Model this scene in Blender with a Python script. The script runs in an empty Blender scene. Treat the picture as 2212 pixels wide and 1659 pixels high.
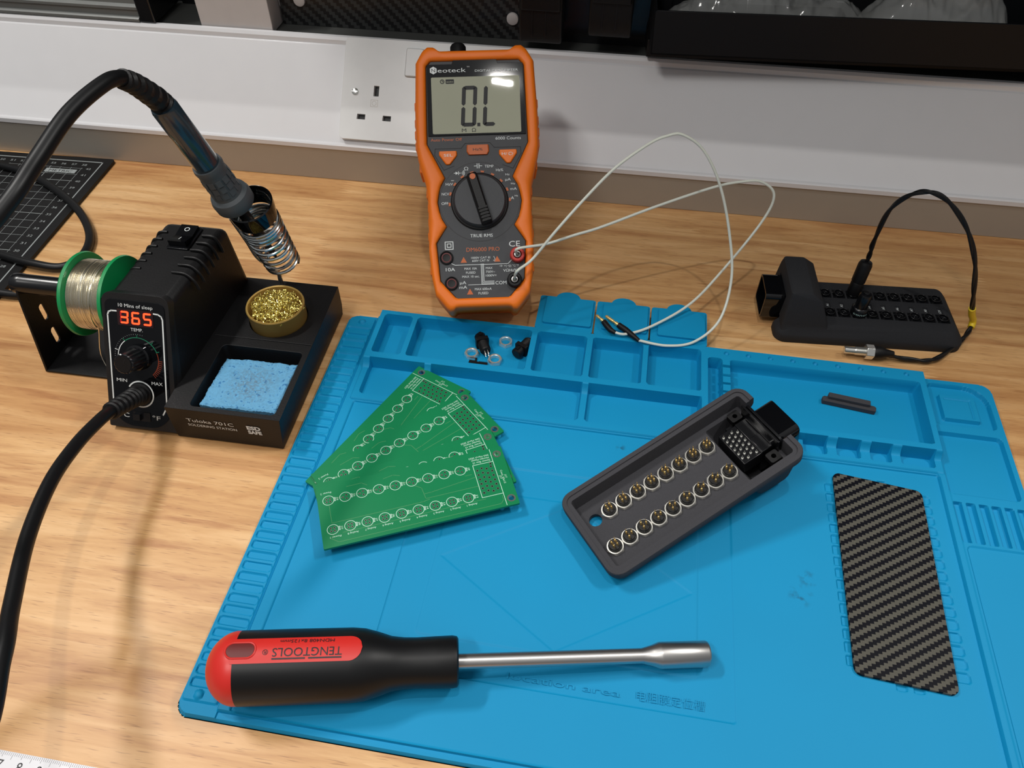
import bpy, bmesh, math, random
import numpy as np
from mathutils import Matrix, Vector
from mathutils.geometry import tessellate_polygon
random.seed(4)
S = bpy.context.scene
COL = S.collection
PI = math.pi

# ------------------------------------------------------------------ camera
cam = bpy.data.cameras.new('camera'); camo = bpy.data.objects.new('camera', cam); COL.objects.link(camo)
cam.sensor_width = 36.0; cam.lens = 36.0*1688/2212; cam.clip_start = .01; cam.clip_end = 20
camo.location = (0, 0, .40)
camo.rotation_euler = (math.radians(90-47.78), 0, math.radians(8.63))
S.camera = camo
# ------------------------------------------------------------------ world and lamps
W = bpy.data.worlds.new('room_light'); S.world = W; W.use_nodes = True
_nt = W.node_tree; _tc = _nt.nodes.new('ShaderNodeTexCoord'); _sx = _nt.nodes.new('ShaderNodeSeparateXYZ'); _rp = _nt.nodes.new('ShaderNodeValToRGB')
_nt.links.new(_tc.outputs['Generated'], _sx.inputs[0]); _nt.links.new(_sx.outputs[2], _rp.inputs[0]); _nt.links.new(_rp.outputs[0], _nt.nodes['Background'].inputs[0])
_rp.color_ramp.elements[0].position = 0; _rp.color_ramp.elements[0].color = (.22, .22, .23, 1)      # room walls and, overhead, the pale ceiling
_rp.color_ramp.elements[1].position = .9; _rp.color_ramp.elements[1].color = (1, 1, 1, 1)
W.node_tree.nodes['Background'].inputs[1].default_value = .40
def lamp(name, loc, target, sx, sy, power, color=(1, .97, .93)):
    l = bpy.data.lights.new(name, 'AREA'); l.shape = 'RECTANGLE'; l.size = sx; l.size_y = sy; l.energy = power; l.color = color
    o = bpy.data.objects.new(name, l); COL.objects.link(o); o.location = loc
    o.rotation_euler = (Vector(target)-Vector(loc)).to_track_quat('-Z', 'Y').to_euler()
    return o
lamp('ceiling_lamp', (.02, .105, 1.40), (0, .12, 0), .045, .009, 3).rotation_euler = (0, 0, 0)
lamp('ceiling_lamp', (.80, .50, 1.35), (0, .2, 0), .30, .06, 8)
lamp('ceiling_lamp', (-.85, .48, 1.35), (0, .2, 0), .30, .06, 10)
lamp('ceiling_lamp', (-.45, -.35, 1.30), (0, .1, 0), .4, .08, 5.5)
S.view_settings.view_transform = 'Standard'; S.view_settings.look = 'None'
S.view_settings.gamma = 1; S.view_settings.use_curve_mapping = False
S.view_settings.exposure = -0.04

# ------------------------------------------------------------------ materials
def lin(c):
    c = [x/255 for x in c]
    return tuple((x/12.92 if x <= .04045 else ((x+.055)/1.055)**2.4) for x in c)+(1,)
MATS = {}
def mat(name, rgb, rough=.5, metal=0, var=.06, bump=0, bscale=900, emit=None, spec=.5, alpha=1, coat=0, trans=0, vscale=60):
    m = bpy.data.materials.new(name); m.use_nodes = True; nt = m.node_tree; b = nt.nodes['Principled BSDF']
    b.inputs['Roughness'].default_value = rough; b.inputs['Metallic'].default_value = metal
    b.inputs['Specular IOR Level'].default_value = spec; b.inputs['Alpha'].default_value = alpha
    b.inputs['Coat Weight'].default_value = coat; b.inputs['Transmission Weight'].default_value = trans
    tc = nt.nodes.new('ShaderNodeTexCoord'); nz = nt.nodes.new('ShaderNodeTexNoise'); nz.inputs['Scale'].default_value = vscale
    nz.inputs['Detail'].default_value = 4
    nt.links.new(tc.outputs['Object'], nz.inputs['Vector'])
    cr = nt.nodes.new('ShaderNodeMix'); cr.data_type = 'RGBA'
    c = lin(rgb)
    cr.inputs[6].default_value = tuple(x*(1-var) for x in c[:3])+(1,); cr.inputs[7].default_value = tuple(min(1, x*(1+var)) for x in c[:3])+(1,)
    nt.links.new(nz.outputs['Fac'], cr.inputs[0]); nt.links.new(cr.outputs[2], b.inputs['Base Color'])
    if bump:
        n2 = nt.nodes.new('ShaderNodeTexNoise'); n2.inputs['Scale'].default_value = bscale; n2.inputs['Detail'].default_value = 3
        nt.links.new(tc.outputs['Object'], n2.inputs['Vector'])
        bp = nt.nodes.new('ShaderNodeBump'); bp.inputs['Strength'].default_value = bump; bp.inputs['Distance'].default_value = .0004
        nt.links.new(n2.outputs['Fac'], bp.inputs['Height']); nt.links.new(bp.outputs['Normal'], b.inputs['Normal'])
    if emit:
        b.inputs['Emission Color'].default_value = lin(emit[0]); b.inputs['Emission Strength'].default_value = emit[1]
    MATS[name] = m
    return m
def math_node(nt, op, a, b=None, c=None):
    n = nt.nodes.new('ShaderNodeMath'); n.operation = op
    for i, v in enumerate((a, b, c)):
        if v is None: continue
        if hasattr(v, 'links') or hasattr(v, 'is_output'): nt.links.new(v, n.inputs[i])
        else: n.inputs[i].default_value = v
    return n.outputs[0]
def wood_mat():
    m = mat('butcher_block', (226, 184, 128), .42); nt = m.node_tree; b = nt.nodes['Principled BSDF']
    tc = nt.nodes.new('ShaderNodeTexCoord'); sp = nt.nodes.new('ShaderNodeSeparateXYZ'); nt.links.new(tc.outputs['Object'], sp.inputs[0])
    x, y = sp.outputs[0], sp.outputs[1]
    row = math_node(nt, 'FLOOR', math_node(nt, 'DIVIDE', y, .041))
    wn = nt.nodes.new('ShaderNodeTexWhiteNoise'); wn.noise_dimensions = '1D'; nt.links.new(row, wn.inputs['W'])
    xs = math_node(nt, 'ADD', math_node(nt, 'DIVIDE', x, .31), math_node(nt, 'MULTIPLY', wn.outputs['Value'], 7.3))
    # finger joint zigzag at the stave ends
    zig = math_node(nt, 'PINGPONG', math_node(nt, 'DIVIDE', y, .0034), .5)
    xs = math_node(nt, 'ADD', xs, math_node(nt, 'MULTIPLY', zig, .07))
    st = math_node(nt, 'FLOOR', xs)
    cb = nt.nodes.new('ShaderNodeCombineXYZ'); nt.links.new(row, cb.inputs[0]); nt.links.new(st, cb.inputs[1])
    w2 = nt.nodes.new('ShaderNodeTexWhiteNoise'); w2.noise_dimensions = '3D'; nt.links.new(cb.outputs[0], w2.inputs['Vector'])
    # long soft grain
    mp = nt.nodes.new('ShaderNodeMapping'); mp.inputs['Scale'].default_value = (9, 95, 5); nt.links.new(tc.outputs['Object'], mp.inputs['Vector'])
    off = nt.nodes.new('ShaderNodeVectorMath'); off.operation = 'ADD'; nt.links.new(mp.outputs[0], off.inputs[0])
    sc = nt.nodes.new('ShaderNodeVectorMath'); sc.operation = 'SCALE'; sc.inputs['Scale'].default_value = 13; nt.links.new(w2.outputs['Color'], sc.inputs[0]); nt.links.new(sc.outputs[0], off.inputs[1])
    g = nt.nodes.new('ShaderNodeTexNoise'); g.inputs['Scale'].default_value = 1; g.inputs['Detail'].default_value = 5; g.inputs['Roughness'].default_value = .6; g.inputs['Distortion'].default_value = .6
    nt.links.new(off.outputs[0], g.inputs['Vector'])
    r1 = nt.nodes.new('ShaderNodeValToRGB'); cr = r1.color_ramp
    cr.elements[0].position = .30; cr.elements[0].color = lin((184, 132, 84)); cr.elements[1].position = .66; cr.elements[1].color = lin((228, 186, 134))
    e = cr.elements.new(.5); e.color = lin((214, 168, 114)); nt.links.new(g.outputs['Fac'], r1.inputs[0])
    # stave tone
    mx = nt.nodes.new('ShaderNodeMix'); mx.data_type = 'RGBA'; mx.blend_type = 'MULTIPLY'; mx.inputs[0].default_value = 1
    r2 = nt.nodes.new('ShaderNodeValToRGB'); r2.color_ramp.elements[0].color = (.80, .72, .64, 1); r2.color_ramp.elements[1].color = (1, 1, 1, 1)
    e = r2.color_ramp.elements.new(.45); e.color = (.97, .93, .88, 1)
    nt.links.new(w2.outputs['Value'], r2.inputs[0]); nt.links.new(r1.outputs[0], mx.inputs[6]); nt.links.new(r2.outputs[0], mx.inputs[7])
    # pores: short dark dashes along the grain
    mp2 = nt.nodes.new('ShaderNodeMapping'); mp2.inputs['Scale'].default_value = (85, 1500, 10); nt.links.new(tc.outputs['Object'], mp2.inputs['Vector'])
    p = nt.nodes.new('ShaderNodeTexNoise'); p.inputs['Scale'].default_value = 1; p.inputs['Detail'].default_value = 1; nt.links.new(mp2.outputs[0], p.inputs['Vector'])
    r3 = nt.nodes.new('ShaderNodeValToRGB'); r3.color_ramp.elements[0].position = .62; r3.color_ramp.elements[0].color = (0, 0, 0, 1)
    r3.color_ramp.elements[1].position = .74; r3.color_ramp.elements[1].color = (.5, .5, .5, 1); nt.links.new(p.outputs['Fac'], r3.inputs[0])
    mx2 = nt.nodes.new('ShaderNodeMix'); mx2.data_type = 'RGBA'; mx2.inputs[7].default_value = lin((118, 72, 40))
    nt.links.new(r3.outputs[0], mx2.inputs[0]); nt.links.new(mx.outputs[2], mx2.inputs[6])
    nt.links.new(mx2.outputs[2], b.inputs['Base Color'])
    return m
def twill_mat(name, light, dark, sx, sy, rough=.35, coat=.3, axes=(0, 1), flip=False):
    m = mat(name, dark, rough, coat=coat); nt = m.node_tree; b = nt.nodes['Principled BSDF']
    tc = nt.nodes.new('ShaderNodeTexCoord'); sp = nt.nodes.new('ShaderNodeSeparateXYZ'); nt.links.new(tc.outputs['Object'], sp.inputs[0])
    u = math_node(nt, 'FLOOR', math_node(nt, 'DIVIDE', sp.outputs[axes[0]], sx)); v0 = math_node(nt, 'DIVIDE', sp.outputs[axes[1]], sy)
    v = math_node(nt, 'FLOOR', v0)
    s = math_node(nt, 'ADD' if flip else 'SUBTRACT', v, u)
    f = math_node(nt, 'FLOORED_MODULO', s, 4.0)
    k = math_node(nt, 'LESS_THAN', f, 1.9)
    wv = nt.nodes.new('ShaderNodeTexNoise'); wv.inputs['Scale'].default_value = 1
    mp = nt.nodes.new('ShaderNodeMapping'); mp.inputs['Scale'].default_value = (2600, 500, 500); nt.links.new(tc.outputs['Object'], mp.inputs['Vector']); nt.links.new(mp.outputs[0], wv.inputs['Vector'])
    mx = nt.nodes.new('ShaderNodeMix'); mx.data_type = 'RGBA'; mx.inputs[6].default_value = lin(dark); mx.inputs[7].default_value = lin(light)
    kk = math_node(nt, 'MULTIPLY', k, math_node(nt, 'ADD', math_node(nt, 'MULTIPLY', wv.outputs['Fac'], .5), .72))
    nt.links.new(kk, mx.inputs[0]); nt.links.new(mx.outputs[2], b.inputs['Base Color'])
    return m
wood = wood_mat()
blue = mat('blue_silicone', (0, 140, 190), .6, var=.05, bump=.05, bscale=700, spec=.3, vscale=14)
def stain_nodes():
    # two dark smudges worn into the silicone
    nt = blue.node_tree; b = nt.nodes['Principled BSDF']; tc = nt.nodes.new('ShaderNodeTexCoord'); cur = b.inputs['Base Color'].links[0].from_socket
    nz = nt.nodes.new('ShaderNodeTexNoise'); nz.inputs['Scale'].default_value = 240; nz.inputs['Detail'].default_value = 4; nt.links.new(tc.outputs['Object'], nz.inputs['Vector'])
    for cx, cy, r in STAINS:
        sb = nt.nodes.new('ShaderNodeVectorMath'); sb.operation = 'DISTANCE'; sb.inputs[1].default_value = (cx, cy, .004); nt.links.new(tc.outputs['Object'], sb.inputs[0])
        m1 = nt.nodes.new('ShaderNodeMapRange'); m1.inputs['From Min'].default_value = r; m1.inputs['From Max'].default_value = 0; m1.inputs['To Max'].default_value = .75; nt.links.new(sb.outputs['Value'], m1.inputs['Value'])
        m2 = nt.nodes.new('ShaderNodeMapRange'); m2.inputs['From Min'].default_value = .50; m2.inputs['From Max'].default_value = .66; nt.links.new(nz.outputs['Fac'], m2.inputs['Value'])
        k = math_node(nt, 'MULTIPLY', m1.outputs[0], m2.outputs[0]); mx = nt.nodes.new('ShaderNodeMix'); mx.data_type = 'RGBA'; mx.inputs[7].default_value = lin((16, 54, 78))
        nt.links.new(k, mx.inputs[0]); nt.links.new(cur, mx.inputs[6]); cur = mx.outputs[2]
    nt.links.new(cur, b.inputs['Base Color'])
STAINS = [(.3128, .1153, .008), (.3175, .1265, .006), (.2080, .2010, .004)]
stain_nodes()
black = mat('black_plastic', (19, 20, 22), .42, bump=.25, bscale=1500)
gloss = mat('gloss_black', (9, 10, 13), .04)
semig = mat('satin_black', (15, 16, 19), .25)
matteb = mat('matte_black', (10, 10, 12), .5, bump=.2, spec=.35)
rubber = mat('black_rubber', (12, 13, 15), .42, spec=.35)
railm = mat('rail_aluminium', (128, 130, 128), .45, .3, var=.03)
traym = mat('tray_black', (13, 15, 19), .5, spec=.3)
mjf = mat('grey_nylon_print', (62, 62, 66), .8, var=.14, bump=.6, bscale=2600, spec=.25, vscale=1200)
mjfd = mat('black_nylon_print', (40, 41, 44), .8, var=.14, bump=.6, bscale=2600, spec=.25, vscale=1200)
orange = mat('orange_rubber', (240, 118, 12), .5, bump=.1)
oranget = mat('orange_print', (196, 98, 42), .5)
face = mat('dark_grey_face', (52, 54, 58), .5, bump=.3, bscale=2500)
whitep = mat('white_print', (222, 228, 228), .5)
palep = mat('pale_print', (170, 200, 195), .5)
lcdm = mat('lcd_glass', (168, 170, 150), .015, var=.03)
lcdd = mat('lcd_digit', (18, 20, 24), .4, spec=.2)
steel = mat('bright_steel', (225, 225, 220), .24, .9)
coilm = mat('zinc_wire', (200, 204, 204), .2, 1)
darksteel = mat('dark_steel', (60, 58, 56), .45, .8)
nutm = mat('nickel_plate', (238, 236, 228), .3, .75)
satin = mat('satin_chrome', (190, 188, 186), .36, 1)
brass = mat('gold_plate', (250, 214, 140), .35, .75)
brassw = mat('brass_wool', (236, 212, 118), .2, .85, var=.3, vscale=400)
goldtin = mat('gold_tin', (186, 152, 82), .42, .35)
green = mat('green_plastic', (14, 140, 78), .4)
pcb = mat('green_solder_mask', (12, 124, 76), .34, var=.05, spec=.5)
pcbt = mat('copper_trace_under_mask', (72, 140, 92), .4)
silk = mat('white_silkscreen', (198, 230, 214), .6)
whiteplastic = mat('white_plastic', (222, 223, 222), .28)
trunkw = mat('white_pvc', (222, 222, 224), .22, var=.02)
alum = mat('anodised_aluminium', (172, 166, 156), .45, .3, var=.03)
alud = mat('dark_grey_metal', (82, 84, 82), .5, .3)  # plain dark grey metal of the ledge behind the trunking
bluesp = mat('sponge_blue', (98, 160, 198), .9, var=.35, bump=1, bscale=500, vscale=420)
def sponge_nodes():
    nt = bluesp.node_tree; b = nt.nodes['Principled BSDF']; tc = nt.nodes.new('ShaderNodeTexCoord')
    def noi(s, d, p0, p1):
        n = nt.nodes.new('ShaderNodeTexNoise'); n.inputs['Scale'].default_value = s; n.inputs['Detail'].default_value = d; nt.links.new(tc.outputs['Object'], n.inputs['Vector'])
        m_ = nt.nodes.new('ShaderNodeMapRange'); m_.inputs['From Min'].default_value = p0; m_.inputs['From Max'].default_value = p1; nt.links.new(n.outputs['Fac'], m_.inputs['Value']); return m_.outputs[0]
    old = b.inputs['Base Color'].links[0].from_socket
    m1 = nt.nodes.new('ShaderNodeMix'); m1.data_type = 'RGBA'; m1.inputs[7].default_value = lin((48, 110, 160)); nt.links.new(noi(420, 2, .58, .70), m1.inputs[0]); nt.links.new(old, m1.inputs[6])
    # grey worn middle
    ln = nt.nodes.new('ShaderNodeVectorMath'); ln.operation = 'LENGTH'; nt.links.new(tc.outputs['Object'], ln.inputs[0])
    mr = nt.nodes.new('ShaderNodeMapRange'); mr.inputs['From Min'].default_value = .022; mr.inputs['From Max'].default_value = .006; nt.links.new(ln.outputs['Value'], mr.inputs['Value'])
    k = math_node(nt, 'MULTIPLY', mr.outputs[0], noi(700, 3, .42, .62))
    m2 = nt.nodes.new('ShaderNodeMix'); m2.data_type = 'RGBA'; m2.inputs[7].default_value = lin((96, 118, 132)); nt.links.new(k, m2.inputs[0]); nt.links.new(m1.outputs[2], m2.inputs[6])
    nt.links.new(m2.outputs[2], b.inputs['Base Color'])
sponge_nodes()
greyrub = mat('grey_rubber', (70, 76, 80), .55)
bluegrey = mat('dark_blue_handle', (36, 52, 62), .2, coat=.3)
red = mat('red_plastic', (205, 42, 36), .38)
redd = mat('deep_red', (96, 14, 12), .5)
redj = mat('red_jack', (190, 48, 40), .35)
yellow = mat('yellow_heatshrink', (232, 200, 40), .4)
wirew = mat('white_wire', (222, 226, 214), .35)
led = mat('red_led_segment', (255, 40, 20), .4, emit=((255, 52, 22), 5.0))
leddim = mat('red_led_segment_dim', (120, 20, 22), .4, emit=((190, 14, 22), .5))
dispb = mat('display_window', (40, 18, 20), .15, coat=.4)
solder = mat('solder_wire', (228, 222, 204), .2, .95, var=.1)
greenp = mat('green_print', (30, 120, 88), .5); redp = mat('red_print', (150, 60, 34), .5)
boxw = mat('white_card', (205, 200, 198), .6)
tapew = mat('tape_white', (214, 214, 218), .35); inkb = mat('black_ink', (22, 22, 26), .5)
gridm = mat('grey_grid_print', (150, 156, 156), .6)
cf = twill_mat('carbon_fibre', (86, 84, 76), (6, 7, 16), .0021, .0015, rough=.5, coat=0)
cf.node_tree.nodes['Principled BSDF'].inputs['Specular IOR Level'].default_value = .12
cfv = twill_mat('carbon_fibre_panel', (50, 52, 52), (8, 9, 12), .0026, .0026, axes=(0, 2), flip=True, rough=.5, coat=.1)
bagm = mat('clear_polythene', (220, 223, 221), .08, alpha=.3, var=.1, spec=1)
walld = mat('dark_wall', (34, 35, 37), .8); floorm = mat('grey_floor', (110, 108, 104), .8)

# ------------------------------------------------------------------ geometry helpers, all in millimetres
I4 = Matrix.Identity(4)
def fr(o, x=(1, 0, 0), y=(0, 1, 0), z=None):
    x = Vector(x).normalized(); y = Vector(y); y = (y-x*y.dot(x)).normalized(); z = x.cross(y) if z is None else Vector(z).normalized()
    return Matrix(((x.x, y.x, z.x, o[0]), (x.y, y.y, z.y, o[1]), (x.z, y.z, z.z, o[2]), (0, 0, 0, 1)))
def axf(o, z):     # frame whose z is the given axis
    z = Vector(z).normalized(); x = Vector((1, 0, 0)) if abs(z.x) < .8 else Vector((0, 1, 0)); x = (x-z*x.dot(z)).normalized(); y = z.cross(x)
    return Matrix(((x.x, y.x, z.x, o[0]), (x.y, y.y, z.y, o[1]), (x.z, y.z, z.z, o[2]), (0, 0, 0, 1)))
def BM(): return bmesh.new()
def loft(bm, loops, F=I4, cap=(1, 1), closed=False):
    R = [[bm.verts.new(F @ Vector(p)) for p in l] for l in loops]
    n = len(R[0])
    rng = range(len(R)) if closed else range(len(R)-1)
    for i in rng:
        a, b = R[i], R[(i+1) % len(R)]
        for j in range(n):
            try: bm.faces.new((a[j], a[(j+1) % n], b[(j+1) % n], b[j]))
            except ValueError: pass
    if not closed:
        if cap[0]: bm.faces.new(list(reversed(R[0])))
        if cap[1]: bm.faces.new(R[-1])
def rrect(x0, y0, x1, y1, r=0, n=5):
    rs = r if isinstance(r, (list, tuple)) else [r]*4
    if max(rs) <= 0: return [(x0, y0), (x1, y0), (x1, y1), (x0, y1)]
    out = []
    for (cx, cy, a), q in zip(((x0, y0, PI), (x1, y0, 1.5*PI), (x1, y1, 0), (x0, y1, .5*PI)), rs):
        sx = 1 if cx == x0 else -1; sy = 1 if cy == y0 else -1
        for i in range(n+1):
            t = a+i/n*PI/2; out.append((cx+sx*q+q*math.cos(t), cy+sy*q+q*math.sin(t)))
    return out
def circ(cx, cy, r, n=20, a0=0): return [(cx+r*math.cos(a0+2*PI*i/n), cy+r*math.sin(a0+2*PI*i/n)) for i in range(n)]
def prism(bm, out, z0, z1, holes=(), F=I4):
    loops = [out]+list(holes)
    tris = tessellate_polygon([[Vector((p[0], p[1], 0)) for p in l] for l in loops])
    flat = [p for l in loops for p in l]
    for z, up in ((z0, False), (z1, True)):
        vs = [bm.verts.new(F @ Vector((p[0], p[1], z))) for p in flat]
        if up: top = vs
        else: bot = vs
        for t in tris:
            a, b, c = (flat[i] for i in t)
            ar = (b[0]-a[0])*(c[1]-a[1])-(c[0]-a[0])*(b[1]-a[1])
            tt = t if (ar > 0) == up else tuple(reversed(t))
            if abs(ar) < 1e-12: continue
            try: bm.faces.new([vs[i] for i in tt])
            except ValueError: pass
    k = 0
    for li, l in enumerate(loops):
        n = len(l); ar = sum(l[i][0]*l[(i+1) % n][1]-l[(i+1) % n][0]*l[i][1] for i in range(n))
        fw = (ar > 0) == (li == 0)
        for i in range(n):
            a, b = k+i, k+(i+1) % n
            q = (bot[a], bot[b], top[b], top[a]) if fw else (bot[b], bot[a], top[a], top[b])
            try: bm.faces.new(q)
            except ValueError: pass
        k += n
def flat(bm, pts, z=0, F=I4):
    vs = [bm.verts.new(F @ Vector((p[0], p[1], z))) for p in pts]
    try: bm.faces.new(vs)
    except ValueError: pass
def box(bm, x0, y0, z0, x1, y1, z1, F=I4): loft(bm, [[(x0, y0, z), (x1, y0, z), (x1, y1, z), (x0, y1, z)] for z in (z0, z1)], F)
def lathe(bm, prof, F=I4, n=28, cap=(1, 1)):
    loft(bm, [[(r*math.cos(2*PI*i/n), r*math.sin(2*PI*i/n), z) for i in range(n)] for r, z in prof], F, cap)
def spline(P, n=8):
    P = [Vector(p) for p in P]; out = []
    for i in range(len(P)-1):
        a = P[max(i-1, 0)]; b = P[i]; c = P[i+1]; d = P[min(i+2, len(P)-1)]
        for k in range(n):
            t = k/n; out.append(.5*((2*b)+(c-a)*t+(2*a-5*b+4*c-d)*t*t+(3*b-a-3*c+d)*t**3))
    return out+[P[-1]]
def tube(bm, P, r, n=12, cap=True):
    P = [Vector(p) for p in P]; rs = r if isinstance(r, (list, tuple)) else [r]*len(P)
    t0 = (P[1]-P[0]).normalized(); u = t0.orthogonal().normalized(); loops = []
    for i, p in enumerate(P):
        t = (P[min(i+1, len(P)-1)]-P[max(i-1, 0)]).normalized(); u = (u-t*u.dot(t)).normalized(); v = t.cross(u)
        loops.append([p+(u*math.cos(2*PI*k/n)+v*math.sin(2*PI*k/n))*rs[i] for k in range(n)])
    loft(bm, loops, I4, (cap, cap))
def line(bm, pts, w, z=0, F=I4, closed=False):
    pts = list(pts)+([pts[0]] if closed else [])
    for a, b in zip(pts, pts[1:]):
        a = Vector((a[0], a[1])); b = Vector((b[0], b[1])); d = b-a
        if d.length < 1e-6: continue
        d.normalize(); q = Vector((-d.y, d.x))*w/2; e = d*w/2*.9
        flat(bm, [a-e-q, b+e-q, b+e+q, a-e+q], z, F)
def arc(bm, cx, cy, r, w, a0=0, a1=360, z=0, F=I4, n=24):
    n = max(3, int(n*abs(a1-a0)/360))
    for i in range(n):
        t, s = math.radians(a0+(a1-a0)*i/n), math.radians(a0+(a1-a0)*(i+1)/n)
        flat(bm, [(cx+(r-w/2)*math.cos(t), cy+(r-w/2)*math.sin(t)), (cx+(r+w/2)*math.cos(t), cy+(r+w/2)*math.sin(t)), (cx+(r+w/2)*math.cos(s), cy+(r+w/2)*math.sin(s)), (cx+(r-w/2)*math.cos(s), cy+(r-w/2)*math.sin(s))], z, F)
_T = {}
def text(bm, s, x, y, cap, width=None, anchor='l', ang=0, z=0, F=I4, bold=0, wrap=None):
    bold = bold if bold > .03 else 0; key = (s, bold)
    if key not in _T:
        cu = bpy.data.curves.new('lettering', 'FONT'); cu.body = s; cu.size = 1; cu.offset = bold; cu.resolution_u = 3
        o = bpy.data.objects.new('lettering', cu); COL.objects.link(o)
        me = bpy.data.meshes.new_from_object(o.evaluated_get(bpy.context.evaluated_depsgraph_get()))
        _T[key] = ([(v.co.x, v.co.y) for v in me.vertices], [tuple(p.vertices) for p in me.polygons])
        bpy.data.objects.remove(o); bpy.data.meshes.remove(me); bpy.data.curves.remove(cu)
    V, P = _T[key]
    if not V: return
    x0 = min(v[0] for v in V); x1 = max(v[0] for v in V)
    k = cap/.72; kx = k if width is None else width/(x1-x0)
    w = (x1-x0)*kx; ox = {'l': 0, 'c': -w/2, 'r': -w}[anchor]; c, sn = math.cos(math.radians(ang)), math.sin(math.radians(ang))
    vs = []
    for a, b in V:
        a, b = (a-x0)*kx+ox, b*k-cap/2
        p = (x+a*c-b*sn, y+a*sn+b*c)
        vs.append(bm.verts.new(F @ (wrap(*p) if wrap else Vector((p[0], p[1], z)))))
    for f in P:
        try: bm.faces.new([vs[i] for i in f])
        except ValueError: pass
SEG = {'0': 'abcdef', '3': 'abgcd', '5': 'afgcd', '6': 'afgcde', 'L': 'fed', '8': 'abcdefg'}
def seg7(bm, ch, x, y, w, h, t, z, F, slant=0):
    g = t*.12; m = h/2
    def hseg(yy): return [(g+t*.2, yy), (t*.8, yy+t/2), (w-t*.8, yy+t/2), (w-g-t*.2, yy), (w-t*.8, yy-t/2), (t*.8, yy-t/2)]
    def vseg(xx, a, b): return [(xx, a+g), (xx+t/2, a+t*.6), (xx+t/2, b-t*.6), (xx, b-g), (xx-t/2, b-t*.6), (xx-t/2, a+t*.6)]
    D = {'a': hseg(h-t/2), 'g': hseg(m), 'd': hseg(t/2), 'f': vseg(t/2, m, h), 'b': vseg(w-t/2, m, h), 'e': vseg(t/2, 0, m), 'c': vseg(w-t/2, 0, m)}
    for s in SEG[ch]: flat(bm, [(x+p[0]+slant*p[1], y+p[1]) for p in D[s]], z, F)
def obj(name, bm, m, parent=None, origin=None, smooth=True, bevel=0, bseg=2, sub=0, loc=None, ang=35):
    """mesh object; vertices come in mm, in the frame of the parent (or in world mm if origin is given)"""
    bmesh.ops.remove_doubles(bm, verts=bm.verts, dist=.0005)
    bmesh.ops.recalc_face_normals(bm, faces=bm.faces) if bevel or smooth == 'recalc' else None
    o0 = Vector(origin) if origin is not None else Vector((0, 0, 0))
    for v in bm.verts: v.co = v.co*.001-o0
    me = bpy.data.meshes.new(name); bm.to_mesh(me); bm.free()
    o = bpy.data.objects.new(name, me); COL.objects.link(o); me.materials.append(m)
    if smooth:
        for p in me.polygons: p.use_smooth = True
        me.set_sharp_from_angle(angle=math.radians(ang))
    if bevel:
        b = o.modifiers.new('bevel', 'BEVEL'); b.width = bevel*.001; b.segments = bseg; b.limit_method = 'ANGLE'; b.angle_limit = math.radians(35)
        b.harden_normals = False
    if parent is not None: o.parent = parent
    elif origin is not None: o.location = origin
    if loc is not None: o.location = loc
    return o
def tag(o, label=None, cat=None, group=None, kind=None):
    for k, v in (('label', label), ('category', cat), ('group', group), ('kind', kind)):
        if v: o[k] = v
    return o
def thing(name, label, cat, loc=(0, 0, 0), group=None, M=None):
    o = bpy.data.objects.new(name, None); COL.objects.link(o); o.empty_display_size = .01
    if M is not None: o.matrix_world = M
    else: o.location = loc
    return tag(o, label, cat, group)
def boolean(a, cutters):
    """a, cutters: bmeshes in mm; cutters is a list of (bm, op)"""
    tmp = []
    def mk(b):
        bmesh.ops.remove_doubles(b, verts=b.verts, dist=.0005); bmesh.ops.recalc_face_normals(b, faces=b.faces)
        me = bpy.data.meshes.new('cut'); b.to_mesh(me); b.free(); o = bpy.data.objects.new('cut', me); COL.objects.link(o); tmp.append(o); return o
    A = mk(a)
    for b, op in cutters:
        B = mk(b); md = A.modifiers.new('b', 'BOOLEAN'); md.operation = op; md.object = B; md.solver = 'EXACT'
    bpy.context.view_layer.update()
    me = bpy.data.meshes.new_from_object(A.evaluated_get(bpy.context.evaluated_depsgraph_get()))
    r = bmesh.new(); r.from_mesh(me)
    for o in tmp:
        m_ = o.data; bpy.data.objects.remove(o); bpy.data.meshes.remove(m_)
    bpy.data.meshes.remove(me)
    return r
def dup(o, parent=None, M=None):
    c = o.copy(); COL.objects.link(c)
    if parent is not None: c.parent = parent
    if M is not None: c.matrix_world = M
    for ch in [x for x in bpy.data.objects if x.parent == o]: dup(ch, c)
    return c

# ================================================================== the room
def struct(name, bm, m, **k): return tag(obj(name, bm, m, origin=(0, 0, 0), **k), kind='structure')
b = BM(); box(b, -2000, -1500, -905, 2000, 725, -900); struct('floor', b, floorm)
b = BM(); box(b, -1500, 700, -900, 1500, 760, 1400); struct('wall_back', b, walld)
# dado trunking: grey aluminium foot, white sloping face, dark ledge
def profile(name, pts, x0, x1, m, **k):
    b = BM(); loft(b, [[(x, y, z) for y, z in pts] for x in (x0, x1)]); bmesh.ops.recalc_face_normals(b, faces=b.faces)
    return struct(name, b, m, **k)
profile('trim_1', [(582.5, .1), (582.5, 31.5), (650, 31.5), (650, .1)], -1300, 1100, alum, bevel=.4)
profile('trim_2', [(581, 31.6), (581, 35.4), (582, 36.4), (584.6, 36.6), (586.2, 38.6), (638.6, 96.8), (640.2, 97.4), (640.6, 101), (642.4, 103.2), (645, 103.6), (645.2, 99), (664, 99), (664, 31.6)], -1300, 1100, trunkw, ang=20)
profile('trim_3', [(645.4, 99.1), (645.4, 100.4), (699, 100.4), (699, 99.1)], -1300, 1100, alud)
profile('trim_4', [(664.2, 0), (664.2, 99), (699.8, 99), (699.8, 0)], -1300, 1100, alud)

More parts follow.
